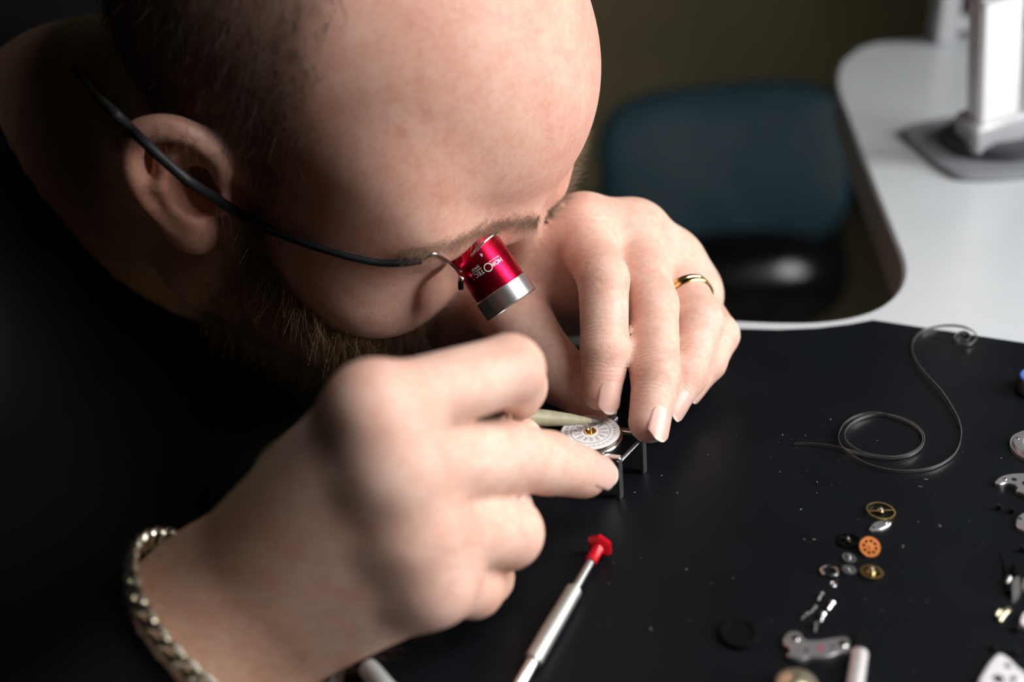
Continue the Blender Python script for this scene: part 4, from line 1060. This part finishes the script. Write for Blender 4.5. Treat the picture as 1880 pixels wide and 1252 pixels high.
def screw(px, py, r, label, m_=M_STEEL, tilt=1.35, az=0, L=2.2, grp='tiny screws scattered on the mat'):
    x, y, z = tiltframe(tilt, az); c = D(px, py, r+.05)
    root = empty('screw', [c[0], c[1], 0], label, 'screw', grp)
    local_mesh(MB().lathe((0, 0, 0), (0, 0, 1), [(0, .01), (0, r), (.7, r), (.8, r*.8), (.8, .01)], 16), c, x, y, z).build('head', m_, root, sharp=30)
    local_mesh(MB().lathe((0, 0, 0), (0, 0, 1), [(0, r*.45), (-L, r*.45), (-L-.2, .01)], 12), c, x, y, z).build('thread', m_, root, sharp=30)
    return root
M_DIM = mat('dull_steel', (.12, .12, .115), .4, 1, .1, 900)
screw(1527, 1109, .8, 'bright screw, rightmost of the tiny screws above the bridge', az=.8)
screw(1511, 1130, .8, 'bright screw lying just above the train bridge', az=1.0)
screw(1507, 1092, .75, 'dull screw, topmost of the tiny screws', M_DIM, az=.9)
screw(1495, 1116, .6, 'smallest dull screw in the middle of the tiny screws', M_DIM, az=.7)
screw(1480, 1128, .75, 'dull screw, leftmost of the tiny screws', M_DIM, az=.6)
screw(1497, 1148, .8, 'dull screw touching the left end of the bridge', M_DIM, az=1.2)

# second screwdriver at the lower edge: dark blade, pale shaft
b0 = D(1586, 1152, 2.0); b1 = D(1562, 1310, 2.6); bdv = (b1-b0); Lb2 = np.linalg.norm(bdv); bdv /= Lb2
tb = float((D(1580, 1200, 2)-b0)@bdv)
pin = empty('pin_tool', D(1575, 1230, 0), 'pin tool with a dark point and pale shaft at the lower edge', 'tool')
MB().lathe(b0, bdv, [(0, .15), (tb*.35, .9), (tb, 2.0), (tb, .01)], 20).build('point', M_BLACKMETAL, pin, sharp=40)
MB().lathe(b0, bdv, [(tb-.1, 1.9), (tb, 2.3), (Lb2, 2.4), (Lb2, .01)], 20).build('shaft', mat('pale_steel', (.72, .70, .70), .4, .6, .04, 300), pin, sharp=40)
# brass cap, black disc
q = D(1462, 1270, 0)
o = MB().lathe([q[0], q[1], 0], zz3, [(0, 5.6), (3.0, 5.8), (3.6, 5.2), (3.8, 3.5), (4.6, 2.5), (4.8, .01)], 40).build('spring_barrel', mat('pale_brass', (.72, .66, .48), .3, .9, .08, 600), None, sharp=35); tag(o, 'pale brass spring barrel at the bottom edge, below the bridge', 'watch part')
q = D(1357, 1166, 0)
o = MB().lathe([q[0], q[1], 0], zz3, [(0, 5.8), (1.2, 6.0), (1.6, 5.6), (1.6, 4.2), (1.2, 3.8), (1.2, .01)], 40).build('rubber_disc', mat('black_rubber', (.003, .003, .003), .8, 0, .1, 400, spec=.08), None, sharp=35); tag(o, 'flat black rubber disc left of the bridge, hard to see', 'disc')
# pieces along the right border
def annulus(name, px, py, R, r, h, m_, label, extra=True):
    q = D(px, py, h); root = empty(name, [q[0], q[1], 0], label, 'watch part')
    MB().lathe([q[0], q[1], 0], zz3, [(0, r), (0, R), (h*.55, R), (h*.6, R-.9), (h-.15, R-.9), (h, R-1.1), (h, r+.4), (h-.3, r), (0, r)], 56).build('ring', m_, root, sharp=30)
    if extra:
        for k in range(6):
            an = k*1.05+.4; MB().lathe([q[0]+(R+r)/2*math.cos(an), q[1]+(R+r)/2*math.sin(an), h], zz3, [(-.1, .6), (.25, .6), (.3, .45), (.3, .01)], 14).build('screw', M_DSTEEL, root, sharp=30)
    return root
annulus('movement_ring', 1912, 815, 10.0, 5.6, 2.6, M_PLATE, 'silver movement ring at the right edge beside the mainspring')
plate('barrel_bridge', [(1827, 884), (1838, 874), (1856, 869), (1880, 868), (1905, 872), (1930, 890), (1925, 915), (1900, 915), (1880, 906), (1866, 900), (1868, 892), (1850, 886), (1836, 889)], 'silver barrel bridge with cut-outs at the right edge', M_PLATE, 1.8, 0, [(1862, 880, .9, 'hole'), (1885, 888, 1.5, 'hole'), (1845, 880, .5, 'screw')], .3)
plate('setting_plate', [(1866, 955), (1872, 945), (1884, 940), (1905, 945), (1912, 960), (1898, 974), (1880, 974), (1868, 966)], 'silver setting plate at the right edge under the barrel bridge', M_PLATE, 1.2, 0, [(1873, 952, .6, 'hole'), (1890, 958, 1.0, 'hole')], .25)
for x_p, y_p, lb_ in ((1835, 931, 'black screw left of the setting plate, farther left of two'), (1859, 937, 'black screw touching the setting plate'), (1879, 1008, 'black screw at the right edge above the steel lever'), (1866, 1154, 'black screw under the brass clip'), (1825, 1189, 'black screw above the white plate, left one'), (1866, 1196, 'black screw beside the right side of the white plate')):
    screw(x_p, y_p, 1.0, lb_, M_BLACKMETAL, .25, .5, .9, 'black screws near the right edge')
# steel lever with dark tip, and the black needle beside it
lv = empty('steel_lever', D(1866, 1070, 0), 'bright steel lever with a black end at the right edge', 'watch part')
p_ = [D(x, y, 1.2) for x, y in [(1862, 1036), (1866, 1048), (1866, 1058)]]
MB().tube(p_, [.7, 1.1, 1.3], 12).build('dark_end', M_BLACKMETAL, lv)
MB().prism([D(x, y, 1.4)[:2] for x, y in [(1860, 1095), (1860, 1066), (1871, 1054), (1873, 1088)][::-1]][::-1], .02, 1.5, .2).build('blade', M_SILVER, lv, sharp=30)
nd = empty('pointed_needle', D(1848, 1060, 0), 'thin black needle with a steel collar left of the steel lever', 'watch part')
pts_ = [D(1839, 1012, .6), D(1846, 1045, .7), D(1851, 1064, 1.0), D(1854, 1088, 1.0)]
MB().tube(pts_, [.12, .35, .7, .9], 10).build('needle', M_BLACKMETAL, nd)
MB().tube([D(1848, 1072, 1.1), D(1853, 1060, 1.3)], .75, 10).build('collar', M_SILVER, nd)
cl_ = empty('brass_clip', D(1841, 1128, 0), 'small pale brass Y shaped clip near the right edge', 'watch part')
for q0, q1, q2 in (((1829, 1130), (1834, 1122), (1842, 1124)), ((1835, 1140), (1843, 1128), (1852, 1120)), ((1846, 1120), (1852, 1118), (1854, 1124))):
    MB().tube([D(*q0, .8), D(*q1, 1.1), D(*q2, .9)], .65, 10).build('prong', MATS['pale_brass'], cl_)
plate('main_plate', [(1796, 1256), (1808, 1228), (1824, 1206), (1836, 1198), (1852, 1206), (1868, 1222), (1885, 1236), (1910, 1262), (1900, 1300), (1850, 1320), (1805, 1300)], 'large white finished main plate in the lower right corner', mat('white_finish', (.82, .82, .86), .35, .2, .05, 600), 3.0, 0, [(1833, 1246, 1.4, 'hole'), (1850, 1222, .8, 'hole'), (1862, 1248, .9, 'screw')], .5)
plate('crown_wheel_cap', [(1874, 1135), (1882, 1122), (1900, 1124), (1905, 1140), (1890, 1150), (1876, 1146)], 'white metal cap at the right edge above the main plate', MATS['white_finish'], 1.6, 0, [(1892, 1136, .7, 'hole')], .3)
plate('silver_cover', [(1878, 1064), (1890, 1056), (1910, 1060), (1914, 1080), (1895, 1088), (1880, 1080)], 'silver cover half out of view right of the steel lever', M_PLATE, 1.4, 0, [(1896, 1072, .7, 'hole')], .25)
q = D(1902, 718, 0); cup = empty('oil_cup', [q[0], q[1], 0], 'black oil cup with a blue rim at the right edge', 'cup')
MB().lathe([q[0], q[1], 0], zz3, [(0, 7), (1, 7.6), (5, 7.2), (6, 6.6)], 40).build('base', M_BLACKPLASTIC, cup, sharp=35)
MB().lathe([q[0], q[1], 0], zz3, [(5.8, 6.7), (6.6, 6.6), (6.8, 6.0), (6.2, 5.4), (5.4, .01)], 40).build('rim', mat('blue_enamel', (.05, .12, .40), .2, 0, .05, 400), cup, sharp=35)
# lint on the mat
mb = MB()
spots = [(1432, 866), (1470, 935), (1437, 798), (1478, 800), (1611, 809), (1500, 885), (1495, 990), (1477, 990), (1525, 770), (1215, 873), (1165, 904), (1195, 1155), (1260, 1045), (1690, 893), (1838, 841), (1725, 965), (1658, 1003), (1700, 880), (1500, 905), (1243, 905), (1300, 835)]
for i, (x, y) in enumerate(spots):
    p = D(x, y, .15); an = rng.uniform(0, 6.3); L_ = rng.uniform(.15, .6)
    mb.tube([p-[L_*math.cos(an), L_*math.sin(an), 0], p+[0, 0, .12], p+[L_*math.cos(an+.4), L_*math.sin(an+.4), 0]], .07, 5)
for k in range(40):
    p = D(rng.uniform(1050, 1860), rng.uniform(650, 1240), .08); mb.box(p, X3, Y3, Z3, .06, .06, .05)
lo = mb.build('lint', mat('lint', (.6, .6, .58), .8, 0, .1, 900), None); tag(lo, 'white dust specks and lint scattered over the black mat', 'lint', kind='stuff')
